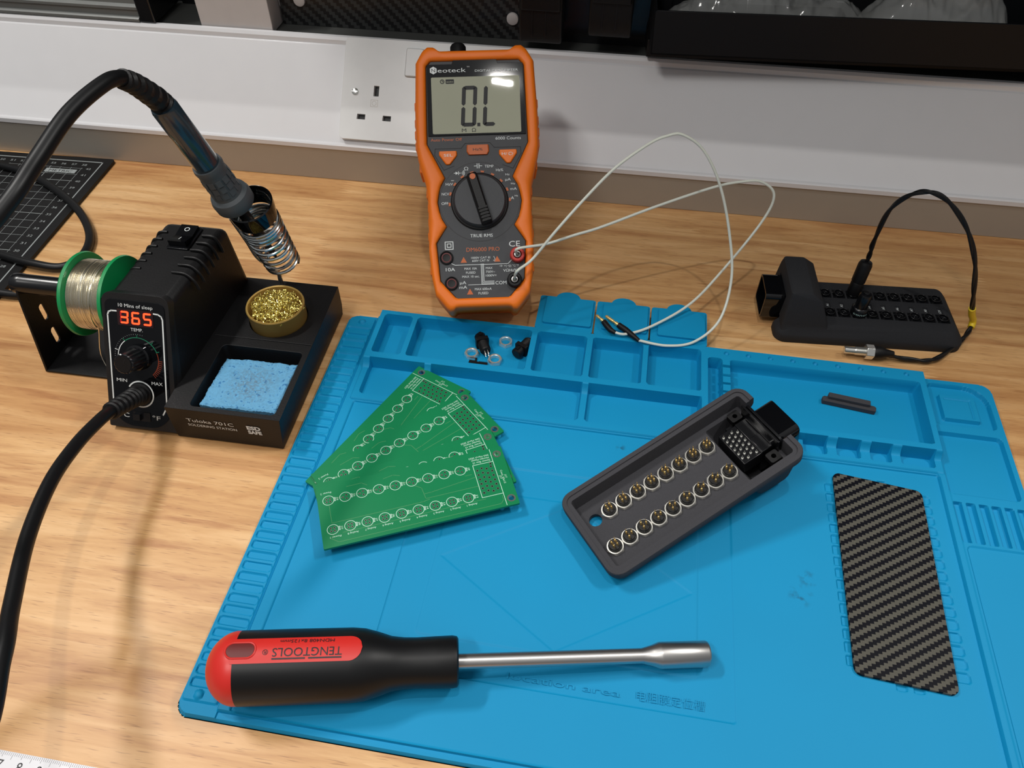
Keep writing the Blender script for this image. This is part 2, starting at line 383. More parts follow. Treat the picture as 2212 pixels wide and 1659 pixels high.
# added wall shelf, unseen above the frame, to shade the back of the bench
b = BM(); box(b, -450, 430, 520, 1100, 700, 542); struct('shade_shelf', b, alud)

# workbench
w = thing('workbench', 'long oiled butcher block workbench top that everything stands on', 'workbench', (0, .1, 0))
b = BM(); box(b, -1300, -500, -38, 1100, 700, 0); obj('worktop', b, wood, w, origin=(0, .1, 0), bevel=1)
for x in (-1200, 1000):
    for y in (-420, 620):
        b = BM(); box(b, x-30, y-30, -900, x+30, y+30, -38.2); obj('leg', b, wood, w, origin=(0, .1, 0), bevel=2)

# ================================================================== silicone repair mat
TH = math.radians(-.8); MO = Vector((-.188, .113, 0))
MM = Matrix.Translation(MO) @ Matrix.Rotation(TH, 4, 'Z')
mt = thing('repair_mat', 'large blue silicone soldering mat with moulded parts trays and slots', 'mat', M=MM)
def silicone():
    st = .5; X = np.arange(-.5, 453.1, st); Y = np.arange(-.5, 295.6, st); gx, gy = np.meshgrid(X, Y, indexing='ij')
    def sdf(x0, y0, x1, y1, r):
        cx, cy, hx, hy = (x0+x1)/2, (y0+y1)/2, (x1-x0)/2-r, (y1-y0)/2-r
        dx, dy = np.abs(gx-cx)-hx, np.abs(gy-cy)-hy
        return np.hypot(np.maximum(dx, 0), np.maximum(dy, 0))+np.minimum(np.maximum(dx, dy), 0)-r
    h = np.full(gx.shape, 5.0)
    def put(x0, y0, x1, y1, hh, r=1.2, ramp=.55):
        nonlocal h
        t = np.clip(-sdf(x0, y0, x1, y1, r)/ramp+.5, 0, 1); h = h*(1-t)+hh*t
    # left strip with 40 slots
    put(-5, -5, 22, 300, 3.2, 0); put(2.2, 7, 20.9, 291, 4.3, 1.5)
    for k in range(40):
        y = 18.5+6.73*k; put(3.2, y-4.6, 19.9, y, 3.1, 1.6)
    for cx, cy in ((11.8, 286.7), (10, 10.2)):
        d = np.hypot(gx-cx, gy-cy); h = np.maximum(h, np.where(d < 2.5, 4.2+np.sqrt(np.maximum(0, 6.25-d*d))*.8, 0))
    # frame and work area
    put(403, -5, 460, 300, 5.6, 0); put(402.9, -5, 407, 212, 6.0, 0)
    put(28.6, 4.8, 402.9, 211.3, 3.8, 1.5)
    put(88.8, 39.9, 276, 174.5, 3.2, 1.5, .6); put(109, 60, 257, 154.5, 3.6, 2.5, .6)
    # diamond
    dm = [(112.2, 107.6), (183, 61.6), (254.2, 106.8), (183, 153)]
    din = np.full(gx.shape, -1e9)
    for (ax, ay), (bx, by) in zip(dm, dm[1:]+dm[:1]):
        L = math.hypot(bx-ax, by-ay); din = np.maximum(din, ((by-ay)*(gx-ax)-(bx-ax)*(gy-ay))/L)
    h -= .32*np.clip(-din/.7+.5, 0, 1)*((gx > 110) & (gx < 256) & (gy > 60) & (gy < 154))
    put(22, -5, 460, 4.4, 2.4, 0)
    # screw notches of the magnetic area
    for k in range(16):
        y = 194.5-7.31*k
        put(333.5, y-5.4, 344, y, 2.7, .7); put(384, y-5.4, 394.6, y, 2.7, 1.6)
    for x in (356.8, 365.3): put(x, 196, x+5.2, 201.8, 2.7, 1); put(x, 70.2, x+5.2, 77, 2.7, 1)
    # lower row block and its pockets
    put(25.8, 212.4, 406.5, 260, 6.3, 1)
    put(30.6, 218, 69.2, 262, 2, 2.5); put(74.4, 218, 178, 262, 2, 2.5); put(183, 218, 256.5, 262, 2, 2.5)
    for x0, x1 in ((302, 316), (322.5, 336.3), (343, 356.8), (363.3, 375.6), (382, 401.6)): put(x0, 216, x1, 240, 2.2, 1.8)
    # right hand column
    cp = (410, 254, 447.5, 290.5)
    t = np.clip(-sdf(*cp, 4)/.8+.5, 0, 1); far = np.hypot(np.maximum(gx-431.5, 0), np.maximum(gy-274.5, 0))-16
    t = t*np.clip(-far/.8+.5, 0, 1); h = h*(1-t)+2.4*t
    put(416, 260, 439, 281.5, 5.0, 1.2); put(419, 277.6, 435, 278.6, 4.2, .2, .5); put(434.6, 262.5, 435.6, 278.6, 4.2, .2, .5)
    put(407, 198.7, 448, 247, 2.6, 3)
    for k in range(7): put(407.7+7.3*k, 164.5, 412.3+7.3*k, 192.2, 2.8, .8)
    put(409, 14, 447, 162, 4.7, 3)
    # upper block
    put(25.5, 246, 406.2, 300, 12, 1); put(257, 225.5, 406.2, 300, 12, .6)
    for x0, x1 in ((69.2, 74.4), (178, 183), (25.8, 30.6)):
        q = np.clip((gy-240.5)/5, 0, 1)*((gx > x0-.1) & (gx < x1+.1)); h = np.maximum(h, np.where((gy < 246.3) & (gy > 240.4) & (gx > x0) & (gx < x1), 6.3+5.4*q*q, 0))
    for x0, x1 in ((375.6, 382), (356.8, 363.3), (336.3, 343), (401.6, 406.4)):
        q = np.clip((gy-221.5)/4, 0, 1); h = np.maximum(h, np.where((gy < 225.8) & (gy > 221.4) & (gx > x0) & (gx < x1), 6.3+5.4*q*q, 0))
    for x0, x1 in ((30.3, 49.7), (54.8, 137.3), (142.8, 176.8), (182, 216.4), (221.4, 256.4)): put(x0, 252, x1, 289.9, 2, 2.2, 1)
    put(262, 229, 270.9, 283.8, 2.2, 2); put(277.2, 231, 401.4, 283, 2, 1.6, 1.2)
    for y in (277.3, 268.6, 261, 253.5, 246, 238.5): put(270.4, y-.7, 277.7, y+.7, 7, .1, .6)
    for k in range(9):
        d = np.hypot(gx-(274.3+15*k), gy-289.6); h = np.where(d < 1.5, np.minimum(h, 10.2+d*.5), h)
    # outline with rounded corners
    o = sdf(0, 0, 452.3, 294.8, 8); h = h*np.clip(-o/.8, 0, 1)
    keep = o < .3
    n0, n1 = gx.shape; V = np.stack([gx, gy, h], -1).reshape(-1, 3).astype(np.float32)*.001
    i, j = np.meshgrid(np.arange(n0-1), np.arange(n1-1), indexing='ij'); a = (i*n1+j).ravel(); F = np.stack([a, a+n1, a+n1+1, a+1], -1)
    k = keep.ravel(); F = F[k[F].any(1)]
    used = np.unique(F); mp = np.zeros(len(V), np.int64); mp[used] = np.arange(len(used)); V = V[used]; F = mp[F]
    me = bpy.data.meshes.new('tray_mat'); me.vertices.add(len(V)); me.vertices.foreach_set('co', V.ravel())
    me.loops.add(F.size); me.loops.foreach_set('vertex_index', F.ravel().astype(np.int32))
    me.polygons.add(len(F)); me.polygons.foreach_set('loop_start', np.arange(0, F.size, 4, dtype=np.int32)); me.polygons.foreach_set('loop_total', np.full(len(F), 4, np.int32))
    me.update(); me.validate(); me.polygons.foreach_set('use_smooth', np.ones(len(me.polygons), bool)); me.set_sharp_from_angle(angle=math.radians(38))
    ob = bpy.data.objects.new('tray_mat', me); COL.objects.link(ob); me.materials.append(blue); ob.parent = mt
silicone()
for x0, x1 in ((138.6, 179.9), (181.1, 219.9), (221.1, 261)):
    b = BM(); cx = (x0+x1)/2
    o = rrect(x0, 294.4, x1, 330, 2)
    o2 = [p for p in o if p[1] > 294.5]
    prism(b, o, 9.4, 11.4); prism(b, rrect(x0+5, 299.5, x1-1.5, 328, 1.5), 11.3, 13.2)
    prism(b, [(cx+9*math.cos(t), 329.4+7*math.sin(t)) for t in [PI*i/16 for i in range(17)]], 9.4, 11.2)
    f = obj('flap_lid', b, blue, mt, bevel=.35)
b = BM()
text(b, 'location area', 161, 45.5, 3.6, 58, 'l', z=3.92); text(b, '电阻膜定位槽', 227, 46, 4.2, 34, 'l', z=3.92)
obj('raised_lettering', b, blue, mt, smooth=False)

# ================================================================== circuit boards
def make_pcb():
    r = thing('circuit_board', 'x', 'circuit board', group='green sensor box circuit boards')
    L, Wd = 114.6, 43.7
    big = [(110.7, 38.5, 1.7), (110.7, 4.9, 1.7)]
    J = []
    for i in range(9):
        n = 4
        J.append((6.6+9.96*i, 11.6, 4)); J.append((6.4+9.96*i, 32.1, 4 if i == 0 else 3))
    holes = []; pads = []
    for x, y, k in J:
        for a in ([45, 135, 225, 315] if k == 4 else [60, 180, 300]):
            holes.append((x+1.45*math.cos(math.radians(a)), y+1.45*math.sin(math.radians(a)), .42))
    for c in range(4):
        for rr in range(6): holes.append((96.1+2.9*c+(0), 12.6+3.35*rr+(1.0 if c % 2 else 0), .55))
    holes.append((105.1, 32.4, .55))
    b = BM(); prism(b, rrect(0, 0, L, Wd, .6, 3), 0, 1.6, [list(reversed(circ(x, y, h, 18 if h > 1 else 8))) for x, y, h in big+holes]); obj('board', b, pcb, r, smooth=False)
    b = BM()
    for x, y, h in big: arc(b, x, y, h+.45, .8, z=1.63, n=28); lathe(b, [(h-.02, 0), (h-.02, 1.6)], Matrix.Translation((x, y, 0)), 20, (0, 0))
    for x, y, h in holes: arc(b, x, y, h+.13, .34, z=1.63, n=10)
    obj('solder_pads', b, steel, r, smooth=False)
    b = BM(); z = 1.64
    for i, (x, y, k) in enumerate(J):
        arc(b, x, y, 3.25, .32, z=z, n=28)
        line(b, [(x+3.1, y+1.2), (x+4.1, y+1.2), (x+4.1, y-1.2), (x+3.1, y-1.2)], .26, z); line(b, [(x+3.6, y+1.2), (x+3.6, y-1.2)], .2, z)
        nm = ('J10 J8 J7 J6 J5 J4 J3 J2 J1' if i % 2 == 0 else 'J18 J16 J15 J14 J13 J12 J11 J10 J9').split()[i//2]
        text(b, nm, x+5.3, y, 1.1, 2.2, 'c', -90, z, bold=.01)
        if i % 2 == 0:
            text(b, 'Power 1' if i == 0 else 'Analog %d' % (9-i//2), x+1, y-5.2, 1.25, 6.3, 'c', 180, z, bold=.012)
    text(b, 'Power 2', 5.5, 37.6, 1.25, 6.3, 'c', 180, z, bold=.012)
    line(b, [(94.2, 9.5), (107, 9.5), (107, 33.7), (94.2, 33.7)], .32, z, closed=True); line(b, [(107, .8), (107, 43)], .32, z)
    for q, s in enumerate(('Sensor Box v2', 'Howden Haynes', '26th March 2023')): text(b, s, 105.6-(0 if q != 1 else .4), 35.2+1.9*q, 1.35, (11, 11, 12.6)[q], 'l', 180, z, bold=.014)
    text(b, 'Conn_02x12', 110, 21, 1.2, 10, 'c', -90, z, bold=.01); text(b, 'J17', 111.7, 21, 1.2, 2.6, 'c', -90, z, bold=.01); text(b, 'J17', 108.6, 21, 1.2, 2.6, 'c', -90, z, bold=.01)
    obj('silkscreen', b, silk, r, smooth=False)
    b = BM(); z = 1.615
    for P in ([(6.4, 28), (6.6, 16), (60, 16.2), (64, 17)], [(6.6, 8), (5, 5.8), (9, 2.6), (104, 2.6), (106, 5), (106, 8)], [(30, 37), (27, 39.4), (18, 39.2)], [(56, 30), (61, 26), (62, 18), (94, 18.2)], [(50, 38.5), (46, 40), (40, 38.8)], [(12, 8.2), (96, 8.2)], [(94, 25), (66, 21.6), (62, 21.5)], [(88, 27.5), (92, 27.5)]):
        line(b, P, .34, z)
    for i in range(8): line(b, [(6.4+9.96*i+4, 32.4), (6.4+9.96*i+9, 32.4)], .5, z)
    obj('copper_traces', b, pcbt, r, smooth=False)
    return r
def pcbM(ax, ay, lx, ly, ang, z):
    a = math.radians(ang); c, s = math.cos(a), math.sin(a)
    return Matrix.Translation(((ax-(lx*c-ly*s))*.001, (ay-(lx*s+ly*c))*.001, z*.001)) @ Matrix.Rotation(a, 4, 'Z')
P0 = make_pcb()
bz = 6.5
boards = [(-116.4, 352.8, 110.7, 38.5, 66.2, bz, 'green circuit board at the back of the fan, mostly covered, reaching the parts trays'),
          (-82.3, 333.3, 110.7, 38.5, 45.6, bz+1.68, 'green circuit board second from the back of the fan, near half hidden'),
          (-61.4, 301.7, 110.7, 38.5, 31.0, bz+3.36, 'green circuit board lying directly under the top board, only narrow edges showing'),
          (-138.3, 207.3, 0, 0, 24.3, bz+5.04, 'green circuit board on top of the fan with both rows of footprints fully visible')]
for i, (ax, ay, lx, ly, an, z, lab) in enumerate(boards):
    M = pcbM(ax, ay, lx, ly, an, z)
    o = P0 if i == 0 else dup(P0)
    o.matrix_world = M; o['label'] = lab

# ================================================================== sensor enclosures
def enclosure_mesh():
    def ins(d, r): return rrect(d, d, 132.5-d, 60-d, max(.6, r), 6)
    A = BM(); loft(A, [[(x, y, w_) for x, y in ins(d, r)] for w_, d, r in ((0, .3, 8), (.6, 0, 8), (5.5, 0, 8), (7.5, .7, 7.5), (13, 5.4, 5), (14, 6.4, 4.5))])
    H = BM()
    def hl(w_, u0, u1, v0, v1, r): return [(x, y, w_) for x, y in rrect(u0, v0, u1, v1, r, 4)]
    loft(H, [hl(6, 3, 38, 2.2, 57.8, 3), hl(14, 3.4, 35.6, 4.3, 55.7, 2.5), hl(33, 4.2, 27.5, 7.5, 53, 2.5), hl(38.2, 4.8, 20.5, 9, 51.2, 2.2), hl(39.2, 6, 19.5, 10.2, 50, 2)])
    C = BM(); loft(C, [[(x, y, w_) for x, y in ins(d, r)] for w_, d, r in ((-2, 5.6, 2), (0, 5.6, 2), (11.4, 6.4, 1.5))])
    R = BM(); loft(R, [[(x, y, w_) for x, y in ins(2.9, 5)] for w_ in (-2, .8)])
    Wl = BM(); loft(Wl, [hl(9, 9, 34, 9.2, 51, 1.5), hl(14, 9, 32.5, 9.4, 50.8, 1.5), hl(33, 9.5, 24, 11, 49, 1.5), hl(36.5, 10, 17.5, 12.5, 47.5, 1.5)])
    N = BM(); box(N, -2, 15, -2, 10, 47, 12); N2 = BM(); box(N2, -2, 17, -2, 14, 44, 29)
    cut = [(H, 'UNION'), (C, 'DIFFERENCE'), (R, 'DIFFERENCE'), (Wl, 'DIFFERENCE'), (N, 'DIFFERENCE'), (N2, 'DIFFERENCE')]
    return A, cut
def hole_cut(u, v, r=3.9, w0=10, w1=16):
    b = BM(); lathe(b, [(r, w0), (r, w1)], Matrix.Translation((u, v, 0)), 24); return (b, 'DIFFERENCE')
def jack_uv(i, row): return (39.5+10*i, 20.2+20.8*row)
def shroud(parent, root_origin=None):
    r = None
    b = BM(); prism(b, rrect(17.6, 5.5, 43.4, 28.5, 3.5, 5), -9.5, 10.5, [list(reversed(rrect(19.2, 7.1, 41.8, 26.9, 2.4, 5)))], fr((0, 0, 0), (0, 1, 0), (0, 0, 1)))
    prism(b, rrect(19.2, 7.1, 41.8, 26.9, 2.4, 5), 2, 4, [], fr((0, 0, 0), (0, 1, 0), (0, 0, 1)))
    c = obj('multipin_connector', b, gloss, parent, bevel=.35)
    b = BM(); prism(b, rrect(15.2, 1.5, 46.8, 30, 3, 4), 5, 6.6, [], fr((0, 0, 0), (0, 1, 0), (0, 0, 1))); box(b, 8, 14.8, .3, 9.2, 47.2, 20)
    obj('mounting_flange', b, semig, c, bevel=.2)
    b = BM(); box(b, 9.2, 18.5, 8.6, 17.6, 43, 30); box(b, 17.5, 18.5, 8.9, 30, 42.6, 19)
    box(b, 9.4, 18.5, 7.9, 17.2, 30, 8.7); obj('connector_body', b, semig, c, bevel=.4)
    for v in (48.0, 13.4):
        b = BM(); prism(b, rrect(9.6, v-3.4, 17, v+3.4, 1.2), 9.2, 13, [list(reversed(circ(13.2, v, 1.5, 14)))]); obj('screw_lug', b, matteb, c)
    b = BM()
    first = None
    for q in range(4):
        for k in range(6):
            u, v = 19.2+3*q, 21+3.4*k+(1.6 if q % 2 else 0)
            if first is None:
                b = BM(); lathe(b, [(.38, 8.9), (.38, 7), (.12, 6.1)], I4, 8); lathe(b, [(.85, 8.86), (.85, 8.84)], I4, 10)
                first = obj('contact_pin', b, steel, c); p = first
            else: p = first.copy(); COL.objects.link(p); p.parent = c
            p.location = (u*.001, v*.001, 0)
    b = BM(); box(b, 20, 43, 10, 23, 44.4, 22); obj('key_rib', b, semig, c)
    return c
# --- open box, upside down: local x runs u, flipped so the rim faces up
PX = (.0233, .236, .0103); q_ = (.6575, -.2463, -.0117)
Mq = Matrix.Translation(PX) @ Matrix.Rotation(q_[0], 4, 'Z') @ Matrix.Rotation(q_[1], 4, 'Y') @ Matrix.Rotation(q_[2], 4, 'X')
flipM = Matrix(((-1, 0, 0, .1195), (0, 1, 0, -.0202), (0, 0, -1, .009), (0, 0, 0, 1)))
A, cut = enclosure_mesh()
for i in range(9):
    for rw in (0, 1): cut.append(hole_cut(*jack_uv(i, rw)))
eb = boolean(A, cut); ebm = BM(); ebm.from_mesh((lambda me: (eb.to_mesh(me), me)[1])(bpy.data.meshes.new('t')))
box_open = thing('sensor_enclosure', 'open grey printed enclosure turned up to show its connector pins', 'electronics box', M=Mq @ flipM)
obj('housing', eb, mjf, box_open, bevel=.5, bseg=2)
shroud(box_open)
def nut(b, z0, z1, R, rc, ri, top):
    # hexagonal ring with a turned chamfer on its upper face (top = +1: at z1, -1: at z0)
    n = 36
    def hexr(a): return R*math.cos(PI/6)/math.cos((a % (PI/3))-PI/6)
    zt, zb, zm = (z1, z0, z1-.7) if top > 0 else (z0, z1, z0+.7)
    A_ = [2*PI*i/n for i in range(n)]
    loft(b, [[(ri*math.cos(a), ri*math.sin(a), zb) for a in A_], [(hexr(a)*math.cos(a), hexr(a)*math.sin(a), zb) for a in A_], [(hexr(a)*math.cos(a), hexr(a)*math.sin(a), zm) for a in A_],
             [(rc*.96*math.cos(a), rc*.96*math.sin(a), zt) for a in A_], [((ri+.35)*math.cos(a), (ri+.35)*math.sin(a), zt) for a in A_], [(ri*math.cos(a), ri*math.sin(a), zt+(-.3 if top > 0 else .3)) for a in A_]], I4, closed=True)
    bmesh.ops.recalc_face_normals(b, faces=b.faces)
def panel_jack(parent, pins, proto={}):
    key = pins
    if key in proto: o = dup(proto[key], parent); return o
    b = BM(); lathe(b, [(3.75, 15.5), (3.75, 7.4), (3.3, 7), (.1, 7)], I4, 24, (1, 0)); o = obj('panel_socket', b, matteb, parent)
    b = BM(); nut(b, 9.3, 11.4, 5.5, 5.0, 3.8, -1); obj('hex_nut', b, nutm, o)
    b = BM(); lathe(b, [(.62, 7.2), (.62, 4.6), (.45, 4.1), (.24, 4.0), (.24, 1.2), (.05, .8)], I4, 8); f = None
    for a in ([45, 135, 225, 315] if pins == 4 else [60, 180, 300]):
        if f is None: f = p = obj('contact_pin', b, brass, o)
        else: p = f.copy(); COL.objects.link(p); p.parent = o
        p.location = (.0017*math.cos(math.radians(a)), .0017*math.sin(math.radians(a)), 0)
    proto[key] = o; return o
for i in range(9):
    for rw in (0, 1):
        if rw == 1 and i == 8: continue
        u, v = jack_uv(i, rw); o = panel_jack(box_open, 4 if rw == 1 or i == 8 else 3); o.location = (u*.001, v*.001, 0)
# --- finished box, standing on the bench
BO = (.1272, .4285, 0); BYAW = math.radians(3.3)
box_shut = thing('sensor_enclosure', 'black printed enclosure standing right side up on the bench with rows of sockets', 'electronics box', M=Matrix.Translation(BO) @ Matrix.Rotation(BYAW, 4, 'Z'))
A, cut = enclosure_mesh()
for i in range(9):
    for rw in (0, 1):
        u, v = jack_uv(i, rw); b = BM(); box(b, u-4.4, v-4.6, 12.6, u+4.4, v+4.6, 16); cut.append((b, 'DIFFERENCE'))
        if rw == 0: b = BM(); box(b, u-1.7, v+5.4, 13.4, u+1.7, v+11.2, 16); cut.append((b, 'DIFFERENCE'))
obj('housing', boolean(A, cut), mjfd, box_shut, bevel=.5)
shroud(box_shut)
jp = None
for i in range(9):
    for rw in (0, 1):
        u, v = jack_uv(i, rw)
        if jp is None:
            b = BM(); box(b, -4.2, -4.4, 12, 4.2, 4.4, 13.2); lathe(b, [(3.7, 13), (3.7, 15.4), (3.1, 15.6), (3, 13.6), (.1, 13.6)], I4, 24, (0, 0)); lathe(b, [(1.2, 13.4), (1.2, 15.0)], I4, 10)
            box(b, -4.3, 1.5, 13, -1, 4.2, 14.0)
            jp = o = obj('panel_socket', b, semig, box_shut, bevel=.2)
        else: o = jp.copy(); COL.objects.link(o); o.parent = box_shut
        o.location = (u*.001, v*.001, 0)
b = BM()
for i, s in enumerate(('A1', 'A2', 'A3', 'A4', 'A5', 'A6', 'A7', 'A8', '12V')):
    u, v = jack_uv(i, 0); text(b, s, u, v+8.3, 1.8, None, 'c', 90, 13.45, bold=.005)
obj('channel_lettering', b, whitep, box_shut, smooth=False)
def Bw(u, v, w_):  # box coordinates to world mm
    c, s = math.cos(BYAW), math.sin(BYAW); return (BO[0]*1000+u*c-v*s, BO[1]*1000+u*s+v*c, w_)

# sensor lead: plug, looping cable, yellow sleeve, probe
u, v = jack_uv(2, 1); pb = Bw(u, v, 15.5)
sl = thing('sensor_lead', 'black twisted sensor cable with yellow sleeve and steel probe, plugged into the box', 'cable', (pb[0]*.001, pb[1]*.001, .0155))
so = sl.location.copy()
ptop = (186.5, 478, 42); ax = Vector(ptop)-Vector(pb)
b = BM(); F = axf(pb, ax); L = ax.length
lathe(b, [(4.3, 0), (4.6, 1), (4.6, 9), (4.2, 10), (4.9, 10.6), (5.0, L-3), (4.2, L-.6), (3.2, L)], F, 24); obj('plug', b, matteb, sl, origin=so)
cab = [ptop, (186, 477, 50), (184.6, 475.5, 62), (184.8, 471, 92), (194.7, 465, 109.5), (209.1, 460, 110.3), (226.8, 453, 95.6), (242, 449, 72), (253, 449, 44), (268, 459, 16), (273.3, 470, 8), (270.8, 463.5, 6.5), (264.5, 451, 4.5), (254, 441, 4), (235.7, 431, 3.5), (216, 427.9, 3.6), (204, 428.4, 5)]
cab = [ptop, (186, 477, 50), (184.6, 475.5, 62), (184.8, 471, 92), (194.7, 465, 109.5), (209.1, 460, 110.3), (226.8, 453, 95.6), (241.5, 449, 72), (252, 449, 45), (262, 456, 22), (268, 460, 11.5), (266.5, 455, 7), (258, 443.5, 4.6), (237, 423.5, 3.6), (218, 421, 3.6), (203, 421.8, 5)]
P = spline(cab, 14)
b = BM()
U = Vector((0, 0, 1)); n = len(P)
for s_ in (0, 1):
    q = []
    for i, p in enumerate(P):
        t = (P[min(i+1, n-1)]-P[max(i-1, 0)]).normalized(); a = t.orthogonal().normalized(); a = (Vector((1, .3, .2))-t*Vector((1, .3, .2)).dot(t)).normalized(); c = t.cross(a)
        ph = i*.24+PI*s_; q.append(p+(a*math.cos(ph)+c*math.sin(ph))*.55)
    tube(b, q, 1.25, 10)
obj('cable', b, rubber, sl, origin=so)
b = BM(); seg = [p for p in P if p.z < 34 and p.x > 257]; seg = seg[3:int(len(seg)*.66)]; tube(b, seg, [2.4]*len(seg), 14); obj('cable_sleeve', b, yellow, sl, origin=so)
b = BM(); d = Vector((-1, -.02, 0)); pF = axf((202, 421.6, 6.3), d)
lathe(b, [(2.0, -6), (3.4, 0), (4.6, 3), (4.8, 7), (4.4, 8)], pF, 20); obj('probe_boot', b, matteb, sl, origin=so)
b = BM(); F = axf((194, 421.4, 6.3), d)
prism(b, circ(0, 0, 5.4, 6, .2), 0, 5.5, [], F); hx = obj('hex_nut', b, steel, sl, origin=so, bevel=.3)
b = BM(); pr = [(3.1, 5.4)]
for k in range(9): pr += [(3.1, 5.6+.8*k), (2.75, 6.0+.8*k)]
pr += [(2.6, 13), (2.6, 19.6), (2.2, 20)]
lathe(b, pr, F, 20); obj('probe_tip', b, steel, sl, origin=so)
# short blue-banded cap on the third front socket
u, v = jack_uv(2, 0); pc = Bw(u, v, 14.7); 
cp_ = thing('round_cap', 'short black screw cap with white lettering on a front row socket', 'cap', (pc[0]*.001, pc[1]*.001, .0147)); F = fr(pc)
F = Matrix.Translation(pc)
b = BM(); pr = [(5.6, 0), (5.9, 1), (5.9, 5), (5.2, 6.2), (4.5, 6.6)]
lathe(b, pr+[(4.4, 17), (3.6, 18.4), (2.4, 18.6)], F, 26); obj('cap_body', b, semig, cp_, origin=cp_.location)
b = BM(); lathe(b, [(2.2, 18.5), (2.2, 19.6), (1.4, 20)], F, 14); obj('cap_tip', b, matteb, cp_, origin=cp_.location)
b = BM(); text(b, 'conec', 0, 0, 2.0, 11, 'c', z=0, F=F, wrap=lambda x, y: Vector((6.02*math.sin(x/6), -6.02*math.cos(x/6), 3.1+y)))
obj('cap_lettering', b, palep, cp_, origin=cp_.location, smooth=False)

# ================================================================== multimeter
bb = Vector((-.0848, .4218, .0003))
Xv = Vector((.98111, .19331, .0071)); Vv = Vector((-.15066, .74063, .6548)); Nv = Xv.cross(Vv).normalized(); Vv = Nv.cross(Xv)
MMt = Matrix(((Xv.x, Vv.x, Nv.x, bb.x), (Xv.y, Vv.y, Nv.y, bb.y), (Xv.z, Vv.z, Nv.z, bb.z), (0, 0, 0, 1)))
mm = thing('multimeter', 'orange and black digital multimeter propped on its stand reading O.L', 'multimeter', M=MMt)
half = [(21, 0), (24, 0), (32.6, 11), (35.2, 25), (36.4, 42), (36, 62), (35.8, 72), (36.8, 88), (41.6, 106), (42.6, 114), (42.8, 136), (41.2, 174), (36.5, 182.5), (33, 185.5), (28.5, 185.2), (25.5, 182.2)]
outl = half+[(-x, y) for x, y in reversed(half)]
outl = [(19, 2.2)]+half+[(-x, y) for x, y in reversed(half)]+[(-19, 2.2)]
ph = [(18.5, 9), (29.2, 21.5), (31, 47.8), (23.5, 59.2), (27.5, 66), (29.2, 76), (27.5, 86), (23.6, 93), (35.2, 116.8), (34.2, 171), (31, 175)]
inn = ph+[(-x, y) for x, y in reversed(ph)]
def resamp(P, n):
    P = [Vector(p) for p in P]; L_ = [0]
    for a, c in zip(P, P[1:]): L_.append(L_[-1]+(c-a).length)
    out = []
    for k in range(n+1):
        s = L_[-1]*k/n; i = max(j for j in range(len(L_)) if L_[j] <= s+1e-9); i = min(i, len(P)-2)
        f_ = (s-L_[i])/max(1e-9, L_[i+1]-L_[i]); out.append(P[i].lerp(P[i+1], f_))
    return out
keyo = [[(0, 2.2), (19, 2.2), (21, 0), (24, 0), (32.6, 11)], [(32.6, 11), (35.2, 25), (36.4, 42)], [(36.4, 42), (36, 62)], [(36, 62), (35.8, 72), (36, 80), (36.8, 88)], [(36.8, 88), (41.6, 106), (42.6, 114)], [(42.6, 114), (42.8, 136), (41.2, 174)], [(41.2, 174), (36.5, 182.5), (33, 185.5), (28.5, 185.2), (25.5, 182.2), (0, 182.2)]]
keyi = [[(0, 9), (18.5, 9), (29.2, 21.5)], [(29.2, 21.5), (31, 47.8)], [(31, 47.8), (23.5, 59.2)], [(23.5, 59.2), (27.5, 66), (29.2, 76), (27.5, 86), (23.6, 93)], [(23.6, 93), (35.2, 116.8)], [(35.2, 116.8), (34.2, 171)], [(34.2, 171), (31, 175), (0, 175)]]
ho, hi = [], []
for a_, c_, n_ in zip(keyo, keyi, (16, 5, 4, 6, 7, 7, 24)): ho += resamp(a_, n_)[:-1]; hi += resamp(c_, n_)[:-1]
ho.append(Vector((0, 182.2))); hi.append(Vector((0, 175)))
ho += [Vector((-p.x, p.y)) for p in reversed(ho[1:-1])]; hi += [Vector((-p.x, p.y)) for p in reversed(hi[1:-1])]
b = BM()
def hl_(f_, z_, s_=1): return [((o_+(i_-o_)*f_).x*s_, 92+((o_+(i_-o_)*f_).y-92)*s_, z_) for o_, i_ in zip(ho, hi)]
loft(b, [hl_(0, .3, .95), hl_(0, 4, .985), hl_(0, 8), hl_(0, 42.5), hl_(.07, 44.8), hl_(.22, 46.3), hl_(.4, 46.7), hl_(.75, 46.6), hl_(.92, 46), hl_(1, 44.6), hl_(1, 40)], I4, (1, 0))
obj('holster', b, orange, mm, ang=50)
b = BM()
for s in (-1, 1):
    for yy, xx in ((102, 40.2), (118, 42.4), (126, 42.6), (134, 42.4), (146, 42.2), (30, 35.2), (54, 35.8), (64, 35.4), (74, 35.4), (84, 36)): b = BM(); box(b, s*xx-1.2, yy-3, 14, s*xx+1.2, yy+3, 38); obj('grip_rib', b, orange, mm, bevel=.7)
b = BM(); prism(b, [(x*.995, y) for x, y in inn], 3, 44); obj('front_panel', b, face, mm, bevel=.4)
b = BM(); ft = 45; box(b, -16, 60, -1.2, 16, 150, .1); obj('back_plate', b, face, mm)
# kickstand: from upper back down to the bench
z_at = lambda v, nn: bb.z*1000+Vv.z*v+Nv.z*nn
b = BM(); t_ = 0
v1 = 140; n_end = None
# leg direction in the V-N plane that reaches the bench at distance 100 from its hinge
import itertools
hz = z_at(v1, 0); L = 127
best = min(((abs(z_at(v1-L*math.cos(a), -L*math.sin(a))-.8), a) for a in [i*.005 for i in range(1, 300)]))
a = best[1]
F = fr((0, v1, 0), (1, 0, 0), (0, -math.cos(a), -math.sin(a)))
prism(b, rrect(-18, 0, 18, L, 2), -1.5, 1.5, [list(reversed(rrect(-10, 20, 10, L-16, 3)))], F); obj('kickstand', b, face, mm, bevel=.5)
